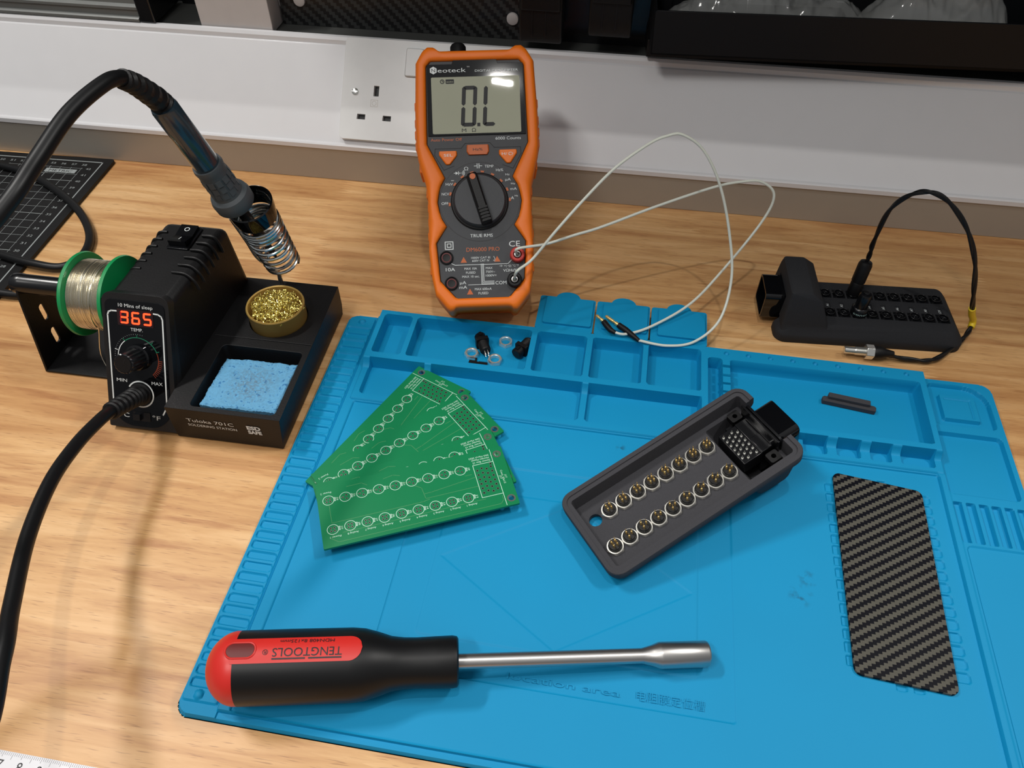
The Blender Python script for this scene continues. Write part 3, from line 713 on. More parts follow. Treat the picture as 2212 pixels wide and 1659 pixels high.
# non contact sensor nose on top
b = BM(); lathe(b, [(5.6, 0), (5.6, 11), (4.6, 12.6)], axf((-11.5, 178, 34), (0, 1, 0)), 20); obj('sensor_nose', b, matteb, mm)
# display
b = BM(); prism(b, [(-34, 122.4), (34, 122.4), (33.4, 172.5), (16, 172.5), (15, 175.5), (-15, 175.5), (-16, 172.5), (-33.4, 172.5)], 43.5, 44.8); lens = obj('display_window', b, gloss, mm, bevel=.2)
b = BM(); prism(b, rrect(-30.7, 123.7, 30.7, 163.4, .8, 2), 44.7, 44.9); lc = obj('lcd', b, lcdm, lens)
b = BM(); z = 45.0
seg7(b, '0', -11.2, 128.4, 10.6, 28.5, 2.7, z, I4, .07); seg7(b, 'L', 4.0, 128.4, 9.6, 28.5, 2.7, z, I4, .07)
flat(b, rrect(.3, 128.4, 2.4, 130.8), z)
text(b, 'M', -9, 125.9, 2.6, 3, 'c', z=z, bold=.02); text(b, 'Ω', -2.2, 125.9, 2.6, 2.8, 'c', z=z, bold=.02)
arc(b, -23, 160.3, 1.3, .5, z=z); line(b, [(-23, 161.2), (-23, 160.3), (-22.3, 160.3)], .4, z); flat(b, rrect(-20.6, 158.7, -14.8, 161.8, .4, 2), z)
obj('lcd_digits', b, lcdd, lc, smooth=False)
b = BM(); text(b, 'auto', -17.7, 160.2, 1.5, 4.6, 'c', z=z+.1, bold=.02); obj('lcd_auto_symbol', b, lcdm, lc, smooth=False)
# printing
b = BM(); z = 44.95
prism(b, [(-28.9+2.7*math.cos(PI/6+PI/3*k), 168.3+2.7*math.sin(PI/6+PI/3*k)) for k in range(6)], 44.8, 45); 
text(b, 'eoteck', -25.9, 168.2, 3.0, 19.6, 'l', z=z+.1); text(b, 'TM', -5.6, 170.3, .8, 1.8, 'l', z=z+.1)
text(b, 'DIGITAL MULTIMETER', 0, 167.4, 1.6, 30, 'l', z=z+.1, bold=.02)
obj('brand_lettering', b, whitep, lens, smooth=False)
b = BM(); text(b, 'N', -28.9, 168.3, 2.6, 2.6, 'c', z=z+.25, bold=.02); obj('logo_letter', b, face, lens, smooth=False)
b = BM(); z = 44.1
text(b, '6000 Counts', 12.6, 120, 2.1, 17.6, 'l', z=z, bold=.015)
text(b, 'OFF', -24.2, 75.4, 1.9, 4.6, 'c', z=z, bold=.02); text(b, 'NCV', -23.6, 82, 1.9, 5, 'c', z=z, bold=.02)
text(b, 'HzV', -20.6, 88.8, 1.9, 5, 'c', z=z, bold=.02); text(b, '≂', -18.3, 91.2, 1.5, 2, 'c', z=z, bold=.02)
line(b, [(-17, 96.3), (-16, 96.3)], .4, z); flat(b, [(-16, 95.2), (-16, 97.4), (-14.2, 96.3)], z); line(b, [(-14, 95.2), (-14, 97.4)], .4, z); line(b, [(-14, 96.3), (-12.6, 96.3)], .4, z)
for k in range(3): arc(b, -12.2, 96.3, .8+.8*k, .35, -50, 50, z=z, n=40)
text(b, 'Ω', -8.6, 99.3, 2.4, 2.8, 'c', z=z, bold=.03)
line(b, [(-3, 101), (-1, 101)], .4, z); line(b, [(-.9, 99.5), (-.9, 102.5)], .5, z); line(b, [(.4, 99.5), (.4, 102.5)], .5, z); line(b, [(.5, 101), (2.4, 101)], .4, z)
text(b, 'TEMP', 7.4, 100.6, 1.9, 6.2, 'c', z=z, bold=.02); text(b, 'Hz%', 14.6, 97.8, 1.9, 5, 'c', z=z, bold=.02)
text(b, 'Hz', 20, 94.5, 1.4, 2.8, 'c', z=z, bold=.02); text(b, 'μA', 20.2, 91, 1.9, 3.8, 'c', z=z, bold=.02)
text(b, 'Hz', 23.6, 88, 1.4, 2.8, 'c', z=z, bold=.02); text(b, 'mA', 23.8, 84.4, 1.9, 4.6, 'c', z=z, bold=.02)
text(b, 'A', 22.8, 78, 2.2, 2.2, 'c', z=z, bold=.02); text(b, 'Hz', 25.6, 79.4, 1.2, 2.2, 'c', z=z, bold=.02)
text(b, 'TRUE RMS', .4, 52.4, 2.3, 15.6, 'c', z=z, bold=.02)
line(b, rrect(-25, 43.4, -19.6, 48.6), .55, z, closed=True); line(b, rrect(-23.6, 44.8, -21, 47.2), .5, z, closed=True)
text(b, 'CE', 23, 46, 4, 7.6, 'c', z=z, bold=.01)
text(b, '10A', -22, 29.4, 2.4, 6.4, 'c', z=z, bold=.02)
text(b, '1000V CAT III', -.8, 37, 1.5, 13, 'c', z=z, bold=.02); text(b, '600V CAT IV', -.8, 34.9, 1.5, 12, 'c', z=z, bold=.02)
line(b, [(8.3, 37.6), (9, 36), (9, 34), (8, 35)], .3, z); 
text(b, 'MAX 10A', -8, 29.6, 1.6, 8.6, 'c', z=z, bold=.02); text(b, 'FUSED', -8, 26.8, 1.6, 6.6, 'c', z=z, bold=.02); text(b, 'MAX 10 sec.', -8, 24.1, 1.6, 12, 'c', z=z, bold=.02)
text(b, 'MAX', 4.8, 29.6, 1.6, 4.6, 'c', z=z, bold=.02); text(b, '750V~', 5.6, 27, 1.6, 6.4, 'c', z=z, bold=.02); text(b, '1000V=', 6, 24.4, 1.6, 7.4, 'c', z=z, bold=.02)
for k in range(3): line(b, [(0+.8*k-.6, 32.6-(.0 if k else 0)), (-.6+.8*k, 18.6+.9*k), (8, 18.6+.9*k)], .35, z)
line(b, [(-21, 33.4), (-18.6, 32.2), (18, 32.2), (20.4, 34.6)], .35, z)
text(b, 'COM', 12.6, 19.2, 2.4, 7.6, 'c', z=z, bold=.02)
text(b, 'VΩHz%', 19.2, 27.6, 1.9, 9.4, 'c', z=z, bold=.02); text(b, '⊣⊢ ⊳| •))) °C/°F', 18.6, 30.8, 1.5, 13.6, 'c', z=z, bold=.02)
text(b, 'μA', -13.6, 20, 2.2, 4.4, 'c', z=z, bold=.02); text(b, 'mA', -13.6, 16.8, 2.2, 5.4, 'c', z=z, bold=.02); line(b, [(-10, 18.3), (8, 18.3)], .3, z)
text(b, 'MAX 600mA', .2, 15.2, 1.7, 11.6, 'c', z=z, bold=.02); text(b, 'FUSED', .2, 12.3, 1.7, 6.8, 'c', z=z, bold=.02)
fp = obj('panel_lettering', b, whitep, mm, smooth=False)
b = BM(); text(b, 'Auto Power Off', -32.4, 120, 2.1, 21.6, 'l', z=z); obj('orange_lettering', b, oranget, mm, smooth=False)
b = BM(); text(b, 'DM6000 PRO', 1, 42.8, 2.9, 23, 'c', z=z); obj('orange_lettering', b, oranget, mm, smooth=False)
for x, y in ((-12.6, 35.6), (10.6, 35.6), (-9, 13.4)): b = BM(); flat(b, [(x-2.2, y-1.8), (x+2.2, y-1.8), (x, y+2.2)], z); obj('warning_triangle', b, oranget, mm, smooth=False)
for k in range(10):
    b = BM(); a = math.radians(184-20.2*k); flat(b, [(20.4*math.cos(a-.05)*.99, 76+20.4*math.sin(a-.05)), (21.6*math.cos(a-.06), 76+21.6*math.sin(a-.06)), (21.6*math.cos(a+.06), 76+21.6*math.sin(a+.06)), (20.4*math.cos(a+.05), 76+20.4*math.sin(a+.05))], z+.4); obj('dial_mark', b, oranget, mm, smooth=False)
b = BM(); arc(b, 0, 76, 27.6, .5, z=44.06, n=60); obj('dial_groove', b, inkb, mm, smooth=False)
# buttons
def butt(pts, name, s, tx, ty, tw, c=whitep):
    b = BM(); prism(b, pts, 43, 45.4); o = obj('button', b, orange if c is whitep else oranget, mm, bevel=.7)
    b = BM(); text(b, s, tx, ty, 1.9, tw, 'c', z=45.5, bold=.02); obj('button_lettering', b, c, o, smooth=False)
butt([(-27, 111.6), (-14.6, 111.6), (-14.6, 108.4), (-19.6, 102.2), (-22.4, 102.2), (-27, 109)], 'a', 'SEL', -20.7, 108.6, 6)
butt([(27, 111.6), (14.6, 111.6), (14.6, 108.4), (19.6, 102.2), (22.4, 102.2), (27, 109)], 'b', 'H/☀', 20.6, 108.6, 8)
butt([(-7.6, 115.6), (7.6, 115.6), (7.8, 111), (6.6, 108.6), (-6.6, 108.6), (-7.8, 111)], 'c', 'Hz%', 0, 112.2, 6.6, inkb)
b = BM(); line(b, [(-29.6, 113.6), (-11.5, 113.6), (-8.6, 117), (8.6, 117), (11.5, 113.6), (29.6, 113.6), (30, 109), (24, 98.6), (17, 101.4)], .5, 44.05); line(b, [(-29.6, 113.6), (-30, 109), (-24, 98.6), (-17, 101.4)], .5, 44.05); obj('button_surround', b, matteb, mm, smooth=False)
# dial
b = BM(); D0 = Matrix.Translation((0, 76, 0)); lathe(b, [(20, 43), (20, 44.6), (19.2, 45.2)], D0, 48); dl = obj('dial_base', b, matteb, mm)
b = BM(); lathe(b, [(18.6, 44), (18.2, 48), (17, 49.4)], D0, 48); kn = obj('rotary_knob', b, face, mm)
ka = math.radians(106); F = Matrix.Translation((0, 76, 0)) @ Matrix.Rotation(ka, 4, 'Z')
b = BM(); loft(b, [[(x, y, z_) for x, y in rrect(-18+d, -4.2+d, 19-d, 4.2-d, 1.5, 3)] for z_, d in ((47, 0), (54, .8), (55, 1.8))], F); kb = obj('knob_grip', b, matteb, kn)
b = BM()
for k in range(5): box(b, -16.5+2.2*k, -3.1, 54.5, -15.2+2.2*k, 3.1, 55.8, F)
obj('knob_ribs', b, matteb, kb)
b = BM(); prism(b, circ(15.2, 0, 2, 16), 55, 55.4, [], F); obj('knob_pointer', b, oranget, kb)
# jacks
for u, v, c in ((-24.4, 37.5, redd), (-21.5, 19.6, redd)):
    b = BM(); lathe(b, [(4.8, 43.5), (4.8, 44.9), (4.2, 45.2), (3.9, 44.4), (3.5, 44.3)], Matrix.Translation((u, v, 0)), 26, (1, 1)); jk = obj('input_jack', b, matteb, mm)
    b = BM(); lathe(b, [(3.4, 44.3), (3.4, 44.7), (2.7, 44.7), (2.6, 44.35)], Matrix.Translation((u, v, 0)), 22, (0, 0)); obj('jack_ring', b, c, jk)
for u, v, c in ((24.6, 37.6, redj), (22, 20.4, matteb)):
    b = BM(); lathe(b, [(5.2, 43), (5, 49), (4.4, 49.6), (3, 49.6), (2.8, 45)], Matrix.Translation((u, v, 0)), 26, (1, 1)); jk = obj('input_jack', b, c, mm)
    b = BM(); lathe(b, [(2.2, 45), (2.2, 49.4), (1.5, 49.6), (1.4, 46)], Matrix.Translation((u, v, 0)), 16, (1, 1)); obj('jack_contact', b, satin, jk)
def Mw(u, v, n): return tuple(MMt.to_translation()*1000+(Xv*u+Vv*v+Nv*n))

# test leads
def lead(start, pts, sleeve, pin, label):
    s0 = Vector(start)
    o = thing('test_lead', label, 'wire', s0*.001, group='thin white test wires')
    b = BM(); tube(b, spline([start]+pts, 12), .95, 10); obj('wire', b, wirew, o, origin=o.location)
    b = BM(); tube(b, sleeve, [1.3, 2.0, 2.2, 2.1][:len(sleeve)], 12); obj('heatshrink_sleeve', b, matteb, o, origin=o.location)
    b = BM(); d = (Vector(pin[1])-Vector(pin[0])); lathe(b, [(1.1, 0), (1.3, .8), (1.3, 2.4), (.8, 3), (.8, 4), (1.15, 4.4), (1.15, d.length-1), (.7, d.length)], axf(pin[0], d), 14); obj('crimp_pin', b, brass, o, origin=o.location)
W1 = [Mw(24.8, 40, 56), (-41.5, 430, 67.6), (-23.3, 437, 71.8), (-5.2, 447, 73.5), (31.3, 465, 82), (68.1, 482, 89.4), (87.2, 490, 90.6), (101.8, 493, 90.1), (112.5, 492, 80.8), (107.7, 485, 62.3), (84.9, 462, 33.5), (63.8, 437, 20.5), (38, 415, 15.6), (20, 404.5, 15.0), (10.5, 405.5, 15.4)]
lead(Mw(24.6, 37.6, 46), W1, [(12.5, 404.4, 15.2), (9, 406.4, 15.6), (6, 410, 16), (3.6, 413.6, 16.2)], [(3.2, 414.2, 16.2), (-2.2, 419.4, 16.4)], 'thin white test wire from the red jack, its short sleeved pin at far left')
W2 = [Mw(23.5, 24, 60), (-49.1, 415, 65.3), (-35.2, 425, 82.5), (-17.6, 440, 100.7), (-.2, 453, 116.9), (18.8, 462, 130.1), (30, 466, 134.7), (40.1, 468, 135.4), (55.2, 468, 125.4), (69.8, 464, 103.2), (81.6, 455, 73.4), (88.3, 440, 45.6), (84, 420, 23.8), (68.1, 405, 14.3), (49, 399, 13.2), (28.6, 400, 14.6)]
lead(Mw(22, 20.4, 46), W2, [(29.5, 399.6, 14.6), (24, 404, 15.4), (19.5, 408, 15.8), (14.2, 412, 16)], [(14, 412.2, 16), (4.6, 419.4, 16.6)], 'thin white test wire from the black jack, arching highest, with the longer sleeve')

# ================================================================== soldering station
SO = Vector((-.2845, .28, 0))
ss = thing('soldering_station', 'black soldering station with red number display and stand on its right', 'soldering station', SO)
def sobj(name, b, m, parent=None, **k): return obj(name, b, m, parent or ss, origin=SO, **k)
A = BM(); loft(A, [[(-262, 280.5, 1), (-190.5, 280.5, 1), (-190.5, 409, 1), (-262, 409, 1)], [(-262, 280.2, 12), (-189, 280.2, 12), (-189, 408, 12), (-262, 408, 12)], [(-262, 280.2, 30), (-186.8, 280.2, 30), (-188.6, 407, 30), (-262, 407, 30)]])
Wc = BM(); loft(Wc, [[(x, y, z_) for x, y in rrect(-247.5+d, 283.4+d, -191-d, 339-d, 3, 4)] for z_, d in ((16, 2), (34, 0))])
G = BM(); box(G, -256, 346, 29.3, -188.5, 346.5, 32); G2 = BM(); lathe(G2, [(20, 26), (20, 34)], Matrix.Translation((-219.5, 369.5, 0)), 40)
sobj('base_tray', boolean(A, [(Wc, 'DIFFERENCE'), (G, 'DIFFERENCE'), (G2, 'DIFFERENCE')]), matteb, bevel=1.6, bseg=3)
b = BM()
for x, y in ((-255, 290), (-198, 290), (-255, 398), (-198, 398), (-300, 398), (-300, 300)): lathe(b, [(5, 0), (5, 3.2)], Matrix.Translation((x, y, 0)), 14)
sobj('rubber_feet', b, rubber)
b = BM(); loft(b, [[(-307.5, 284, 3), (-261.5, 284, 3), (-256.5, 407, 3), (-307, 407, 3)], [(-306, 296.5, 28), (-260.6, 296.5, 28), (-255, 407, 28), (-305.6, 407, 28)], [(-305, 324.5, 77.5), (-263.3, 324.5, 77.5), (-258.6, 405, 76.5), (-303, 405, 76.5)]])
body = sobj('casing', b, matteb, bevel=5, bseg=4)
b = BM()
for k in range(6):
    y = 352+7.8*k
    b = BM(); tube(b, spline([(-273.5+k*.7, y, 77.6), (-264.5+k*.5, y-.6, 77.9), (-259.2+k*.1, y-1.6, 73.5), (-257.6, y-2, 67)], 4), 1.0, 8); sobj('vent_rib', b, matteb, body); b = BM()
    tube(b, spline([(-295.5, y+1, 77.2), (-301, y+.6, 76.6), (-304.2, y, 72)], 4), 1.0, 8); sobj('vent_rib', b, matteb, body)
# power switch
b = BM(); prism(b, rrect(-288.5, 375, -273, 399, 1, 2), 76, 78.1); sw = sobj('power_switch', b, semig, bevel=.4)
b = BM(); loft(b, [[(-286.8, y, 77.5), (-274.8, y, 77.5), (-274.8, y, z_), (-286.8, y, z_)] for y, z_ in ((377, 82.5), (387, 79.6), (397.6, 80.6))]); sobj('rocker', b, gloss, sw, smooth=False)
b = BM(); F = fr((-280.8, 387, 79.75), (1, 0, 0), (0, 10, .95)); arc(b, 0, 6, 1.6, .45, z=.15, F=F); F2 = fr((-280.8, 387, 79.7), (1, 0, 0), (0, 10, -2.85)); line(b, [(0, -3.2), (0, -6.6)], .5, .15, F2); sobj('switch_marks', b, whitep, sw, smooth=False)
# leaning front panel
ta = math.radians(30)
PF = fr((-284.5, 280, 3), (1, 0, 0), (0, math.sin(ta), math.cos(ta)))   # local x right, y up the slope, z = outwards
if PF.to_3x3() @ Vector((0, 0, 1)) @ Vector((0, -1, 0)) < 0: PF = PF @ Matrix.Scale(-1, 4, (0, 0, 1))
b = BM(); o1 = [(x*(1-.0007*y), y) for x, y in rrect(-23.6, .8, 23.2, 90, [1, 1, 6, 6], 5)]; prism(b, o1, -7, 0, [], PF)
bz_ = sobj('front_bezel', b, black, bevel=1.2, bseg=3)
b = BM(); o2 = rrect(-20, 2.6, 19.2, 85.6, [14, 14, 4, 4], 8); prism(b, o2, -.5, .5, [], PF); pnl = sobj('control_panel', b, gloss, bz_)
b = BM(); z = .62
text(b, '10 Mins of sleep', .4, 82.6, 2.3, 22.6, 'c', z=z, F=PF); text(b, 'TEMP.', .2, 67.6, 2.1, 8, 'c', z=z, F=PF, bold=.02)
text(b, 'MIN', -12.4, 33.4, 2.2, 7, 'c', z=z, F=PF, bold=.02); text(b, 'MAX', 11.4, 33.4, 2.2, 7.4, 'c', z=z, F=PF, bold=.02)
text(b, '°C', -12.2, 9.8, 3, 6, 'c', z=z, F=PF, bold=.02); text(b, '°F', 9.4, 9.8, 3, 5.4, 'c', z=z, F=PF, bold=.02)
sobj('panel_lettering', b, whitep, pnl, smooth=False); b = BM()
line(b, [(-19.3, 20)]+[(-18.4, 75.6), (-17.6, 77.6), (-15.8, 78.4), (-12.6, 78.5)], .9, z, PF); line(b, [(11.8, 79), (15, 78.8), (17, 77.6), (17.8, 75.4), (17.0, 18), (14.2, 12.6)], .9, z, PF)
arc(b, -.3, 25, 8.6, .9, -110, 150, z=z, F=PF, n=40)
arc(b, 0, 49, 13.5, .5, 128, 190, z=z, F=PF, n=50); line(b, [(-13.6, 53.4), (-15.2, 53.9)], .4, z, PF)
for k in range(22): a_ = math.radians(190-k*5.4); flat(b, circ(15.6*math.cos(a_), 49+15.6*math.sin(a_), .16, 5), z, PF)
sobj('panel_outline', b, whitep, pnl, smooth=False)
b = BM(); arc(b, 0, 49, 13.5, .5, 22, 128, z=z, F=PF, n=60)
for a_ in (128, 90, 48, 22): line(b, [(13.3*math.cos(math.radians(a_)), 49+13.3*math.sin(math.radians(a_))), (15.2*math.cos(math.radians(a_)), 49+15.2*math.sin(math.radians(a_)))], .4, z, PF)
sobj('green_scale_arc', b, greenp, pnl, smooth=False)
b = BM(); arc(b, 0, 49, 13.4, .35, -48, 20, z=z, F=PF, n=60)
for k in range(10): a_ = math.radians(-2-5*k); line(b, [(13.8*math.cos(a_), 49+13.8*math.sin(a_)), (15.8*math.cos(a_), 49+15.8*math.sin(a_))], .35, z, PF)
sobj('red_scale_arc', b, redp, pnl, smooth=False)
b = BM(); prism(b, rrect(-11.9, 69.8, 11.8, 80.2, .5, 2), .3, .8, [], PF); dw = sobj('display_window', b, dispb, pnl)
for k, ch in enumerate('365'):
    b = BM()
    seg7(b, ch, -10.3+7.6*k, 71, 5.6, 8, 1.15, .9, PF, .06); sobj('led_digit', b, led, dw, smooth=False)
b = BM(); seg7(b, '8', -10.3, 71, 5.6, 8, 1.0, .86, PF, .06); sobj('led_digit_dim', b, leddim, dw, smooth=False)
KF = PF @ Matrix.Translation((0.4, 50, 0))
b = BM(); lathe(b, [(8.6, .5), (8.2, 3), (6.9, 3.6)], KF, 36); kk = sobj('temperature_knob', b, gloss, pnl)
b = BM(); n_ = 18
def star(z_, k): return [((6.6+(.45 if i % 2 else 0))*k*math.cos(PI*i/n_), (6.6+(.45 if i % 2 else 0))*k*math.sin(PI*i/n_), z_) for i in range(2*n_)]
loft(b, [star(3.2, 1), star(16.5, .93), star(17, .85)], KF); kg = sobj('knob_grip', b, semig, kk, smooth=False)
b = BM(); lathe(b, [(5.2, 17), (5.2, 17.3)], KF, 28); sobj('knob_cap', b, matteb, kk)
b = BM(); line(b, [(.2, .4), (1.4, 3.4)], .3, 17.4, KF); sobj('knob_mark', b, inkb, kk, smooth=False)
b = BM(); prism(b, rrect(-6.2, 6.6, 5.4, 12.8, .6, 2), .3, 1.0, [], PF); box(b, -5.2, 7.6, .6, -.6, 11.8, 3.2, PF); sobj('unit_slider', b, semig, pnl)
CFm = PF @ Matrix.Translation((-.3, 25, 0)); b = BM(); lathe(b, [(7.4, .4), (7.4, 1.6), (6.4, 2)], CFm, 30); sobj('cable_socket', b, matteb, pnl)
# front lettering on the tray
b = BM(); FF = fr((0, 279.95, 0), (1, 0, 0), (0, 0, 1)); z = .1
text(b, 'Tuloka 701C', -250, 20.4, 3.1, 31, 'l', z=z, F=FF, bold=.02); text(b, 'SOLDERING STATION', -250.2, 15.8, 2.3, 32.4, 'l', z=z, F=FF, bold=.02)
text(b, 'ESD', -206, 19.6, 3.4, 9, 'c', z=z, F=FF, bold=.045); text(b, 'SAFE', -206, 15.4, 3.2, 9, 'c', z=z, F=FF, bold=.045)
sobj('front_lettering', b, whitep, smooth=False)
# spool bracket
b = BM(); AF = fr((-378, 0, 0), (0, 1, 0), (0, 0, 1))
def yz(pts): return pts
arm = [(320.8, .6), (333.4, 60), (336, 66), (341, 69), (347, 68), (351, 63), (368, 10), (369, .6)]
def slot(cx, cy, hh, a_): 
    return [(cx+x*math.cos(a_)-y*math.sin(a_), cy+x*math.sin(a_)+y*math.cos(a_)) for x, y in rrect(-2.3, -hh, 2.3, hh, 2.2, 5)]
prism(b, arm, -.8, .8, [list(reversed(slot(344.5, 36, 6.3, -.05))), list(reversed(slot(343.2, 15.6, 6.3, -.05)))], AF)
box(b, -377.5, 320.8, .6, -300, 369, 2.2); br = sobj('spool_bracket', b, matteb, bevel=.4)
b = BM(); lathe(b, [(6.2, 0), (6.7, 1), (6.7, 6), (6.4, 6.6), (6.4, 76)], axf((-382.5, 341.5, 64), (1, 0, 0)), 30); sobj('spool_rod', b, semig, br)
# iron holder: rod, funnel, coil
SB = Vector((-224.9, 403.4, 54)); RG = Vector((-228.1, 388.4, 109.4)); sax = (RG-SB).normalized(); HF = axf(SB, sax); HL = (RG-SB).length
hol = sobj('iron_holder_funnel', (lambda b: (lathe(b, [(13.6, HL-13), (14.8, HL-6), (15.4, HL), (14.6, HL+.6), (13.6, HL-5), (12.4, HL-13), (13.6, HL-13)], HF, 40, (0, 0)), b)[1])(BM()), gloss)
b = BM(); pts = []; turns = 10.6; zz = 0
for i in range(int(turns*24)+1):
    t = i/24
    zz = -4+(t*2.7 if t < 1 else 2.7+(t-1)*5.6 if t < 7 else 36.3+(t-7)*2.7)
    r_ = 11.2+1.8*min(1, t/9)
    a_ = 2*PI*t; pts.append(HF @ Vector((r_*math.cos(a_), r_*math.sin(a_), zz)))
tube(b, pts, 1.2, 8); sobj('spring_coil', b, coilm, hol)
left = Vector((-.86, -.35, 0)); left = (left-sax*left.dot(sax)).normalized()
b = BM(); P = spline([(-227.6, 399.5, 29), (-227.8, 400, 38), tuple(Vector((-228, 399, 46))), tuple(SB+left*13.6+sax*6), tuple(SB+left*14+sax*25), tuple(SB+left*14.8+sax*45), tuple(SB+left*14.9+sax*(HL-8))], 8); tube(b, P, 1.6, 10); sobj('holder_rod', b, coilm, hol)

# things on the station
bt = thing('brass_wool_tin', 'round gold tin packed with curly brass wool on the station tray', 'tip cleaner', (-.2195, .3695, .0263))
TF = Matrix.Translation((-219.5, 369.5, 26.3))
b = BM(); lathe(b, [(18.6, 0), (19.2, 1), (19.4, 14.6), (19.8, 15.2), (19.4, 16), (18.4, 15.6), (18.2, 3), (.1, 2.6)], TF, 56); obj('tin', b, goldtin, bt, origin=bt.location)
b = BM(); rnd = random.Random(9)
for k in range(330):
    a_ = rnd.uniform(0, 2*PI); r_ = 16.2*math.sqrt(rnd.random()); cx, cy = r_*math.cos(a_), r_*math.sin(a_); cz = 10.5+5.5*math.sqrt(max(0, 1-(r_/17)**2))+rnd.uniform(-2.5, 1.8)
    d1 = rnd.uniform(0, 2*PI); tilt = rnd.uniform(-1, 1); q = []; ln = rnd.uniform(1.4, 2.6)
    for i in range(10):
        th = i*.8; q.append(TF @ Vector((cx+ln*.35*i*math.cos(d1)*.5+1.0*math.cos(th), cy+ln*.35*i*math.sin(d1)*.5+1.0*math.sin(th)*.8, cz+.9*math.sin(th+tilt)+tilt*i*.15)))
    tube(b, q, .34, 5)
wo = obj('brass_wool', b, brassw, bt, origin=bt.location, smooth=True, ang=60); wo['kind'] = 'stuff'
spg = thing('cleaning_sponge', 'pale blue rectangular cellulose sponge with a grey worn middle', 'sponge', (-.2175, .310, .0168))
b = BM(); nx, ny = 46, 38; g_ = []
rnd = random.Random(3)
import mathutils.noise as mn
def sp_pt(i, j, top):
    x = -243.5+50*i/nx+ (j/ny)*1.0; y = 288.5+42*j/ny+(i/nx)*.6
    e = min(i, nx-i, j, ny-j)
    zt = 26.5+1.2*mn.noise((x*.12, y*.12, 0))-2.2*max(0, mn.noise((x*.7, y*.7, 3))-.18)-(0.9 if e == 0 else 0)-1.0*max(0, mn.noise((x*1.7, y*1.7, 9)))
    return (x+(mn.noise((x, y, 1))*.5 if e == 0 else 0), y+(mn.noise((y, x, 2))*.5 if e == 0 else 0), zt if top else 16.1)
vt = [[b.verts.new(sp_pt(i, j, True)) for j in range(ny+1)] for i in range(nx+1)]; vb = [[b.verts.new(sp_pt(i, j, False)) for j in range(ny+1)] for i in range(nx+1)]
for i in range(nx):
    for j in range(ny):
        b.faces.new((vt[i][j], vt[i+1][j], vt[i+1][j+1], vt[i][j+1])); b.faces.new((vb[i][j+1], vb[i+1][j+1], vb[i+1][j], vb[i][j]))
ed = [(i, 0) for i in range(nx)]+[(nx, j) for j in range(ny)]+[(i, ny) for i in range(nx, 0, -1)]+[(0, j) for j in range(ny, 0, -1)]
for (i, j), (k, l) in zip(ed, ed[1:]+ed[:1]): b.faces.new((vb[i][j], vb[k][l], vt[k][l], vt[i][j]))
obj('sponge_pad', b, bluesp, spg, origin=spg.location)
# solder spool
sc_ = Vector((-.337, .3438, .0585)); spo = thing('solder_spool', 'green plastic spool wound with silver solder wire on the black rod', 'solder spool', sc_)
SF = axf(sc_*1000, (1, 0, 0))
for z0 in (0, 26.8):
    b = BM(); lathe(b, [(12.6, z0), (27.4, z0), (27.9, z0+.8), (27.4, z0+2.4), (12.6, z0+2.4)], SF, 60, (0, 0)); lathe(b, [(12.6, z0+2.4), (12.6, z0)], SF, 60, (0, 0)); obj('flange', b, green, spo, origin=spo.location)
b = BM(); lathe(b, [(12.6, 2), (12.6, 27), (14, 27), (14, 2), (12.6, 2)], SF, 40, (0, 0)); obj('hub', b, green, spo, origin=spo.location)
b = BM(); pr = []
rnd = random.Random(2)
for k in range(31): g_ = rnd.choice((0, 0, .1, -.35)); pr += [(22.5, 2.4+.8*k), (23.05+g_, 2.55+.8*k), (23.2+g_, 2.8+.8*k), (23.05+g_, 3.05+.8*k)]
lathe(b, [(14, 2.4)]+pr+[(22.4, 27), (14, 27)], SF, 64, (0, 0)); obj('solder_winding', b, solder, spo, origin=spo.location, ang=25)
b = BM(); c0 = sc_*1000
q = [c0+Vector((17+.15*i, 23.7*math.cos(a_), 23.7*math.sin(a_))) for i, a_ in enumerate([math.radians(120+9*i) for i in range(13)])]
q = [c0+Vector((21-.35*i, -23.6*math.sin(math.radians(-10+10.5*i)), 23.6*math.cos(math.radians(-10+10.5*i)))) for i in range(13)]
q += [Vector((-324, 318, 30)), Vector((-319.5, 313, 18)), Vector((-315, 309.5, 8))]
tube(b, spline(q, 4), .45, 6); obj('loose_wire_end', b, solder, spo, origin=spo.location)

# soldering iron with cable back to the station
IBv = Vector((-224.7, 401.0, 52.0)); Iax = Vector((-.1384, -.2782, .9505)).normalized(); IF = axf(IBv, Iax)
ir = thing('soldering_iron', 'grey handled soldering iron standing in the coiled spring holder', 'soldering iron', (IBv+Iax*6)*.001); io = ir.location.copy()
b = BM(); lathe(b, [(.4, 6), (2.2, 12), (2.4, 22), (3.6, 23), (3.8, 62), (6.2, 64), (6.2, 70)], IF, 20); obj('barrel', b, darksteel, ir, origin=io)
b = BM(); pr = [(7, 62), (11.6, 63.5), (12.6, 65), (12.8, 70.5), (11.9, 73.4), (9.6, 75), (9.2, 77), (8.7, 90), (8.9, 95), (9.3, 97.5), (8.9, 99.6), (7.6, 99.6)]
lathe(b, pr, IF, 40); gp = obj('grip', b, greyrub, ir, origin=io)
b = BM()
for k in range(12):
    a_ = 2*PI*k/12
    for z0 in (77.5, 82.5, 87.5):
        F = IF @ Matrix.Rotation(a_+(z0 > 80)*.12, 4, 'Z'); loft(b, [[(8.6, -1.7, z0), (8.6, 1.7, z0), (9.45, 1.7, z0), (9.45, -1.7, z0)], [(8.3, -1.7, z0+4.2), (8.3, 1.7, z0+4.2), (9.0, 1.7, z0+4.2), (9.0, -1.7, z0+4.2)]], F)
obj('grip_pads', b, greyrub, gp, origin=io, smooth=False)
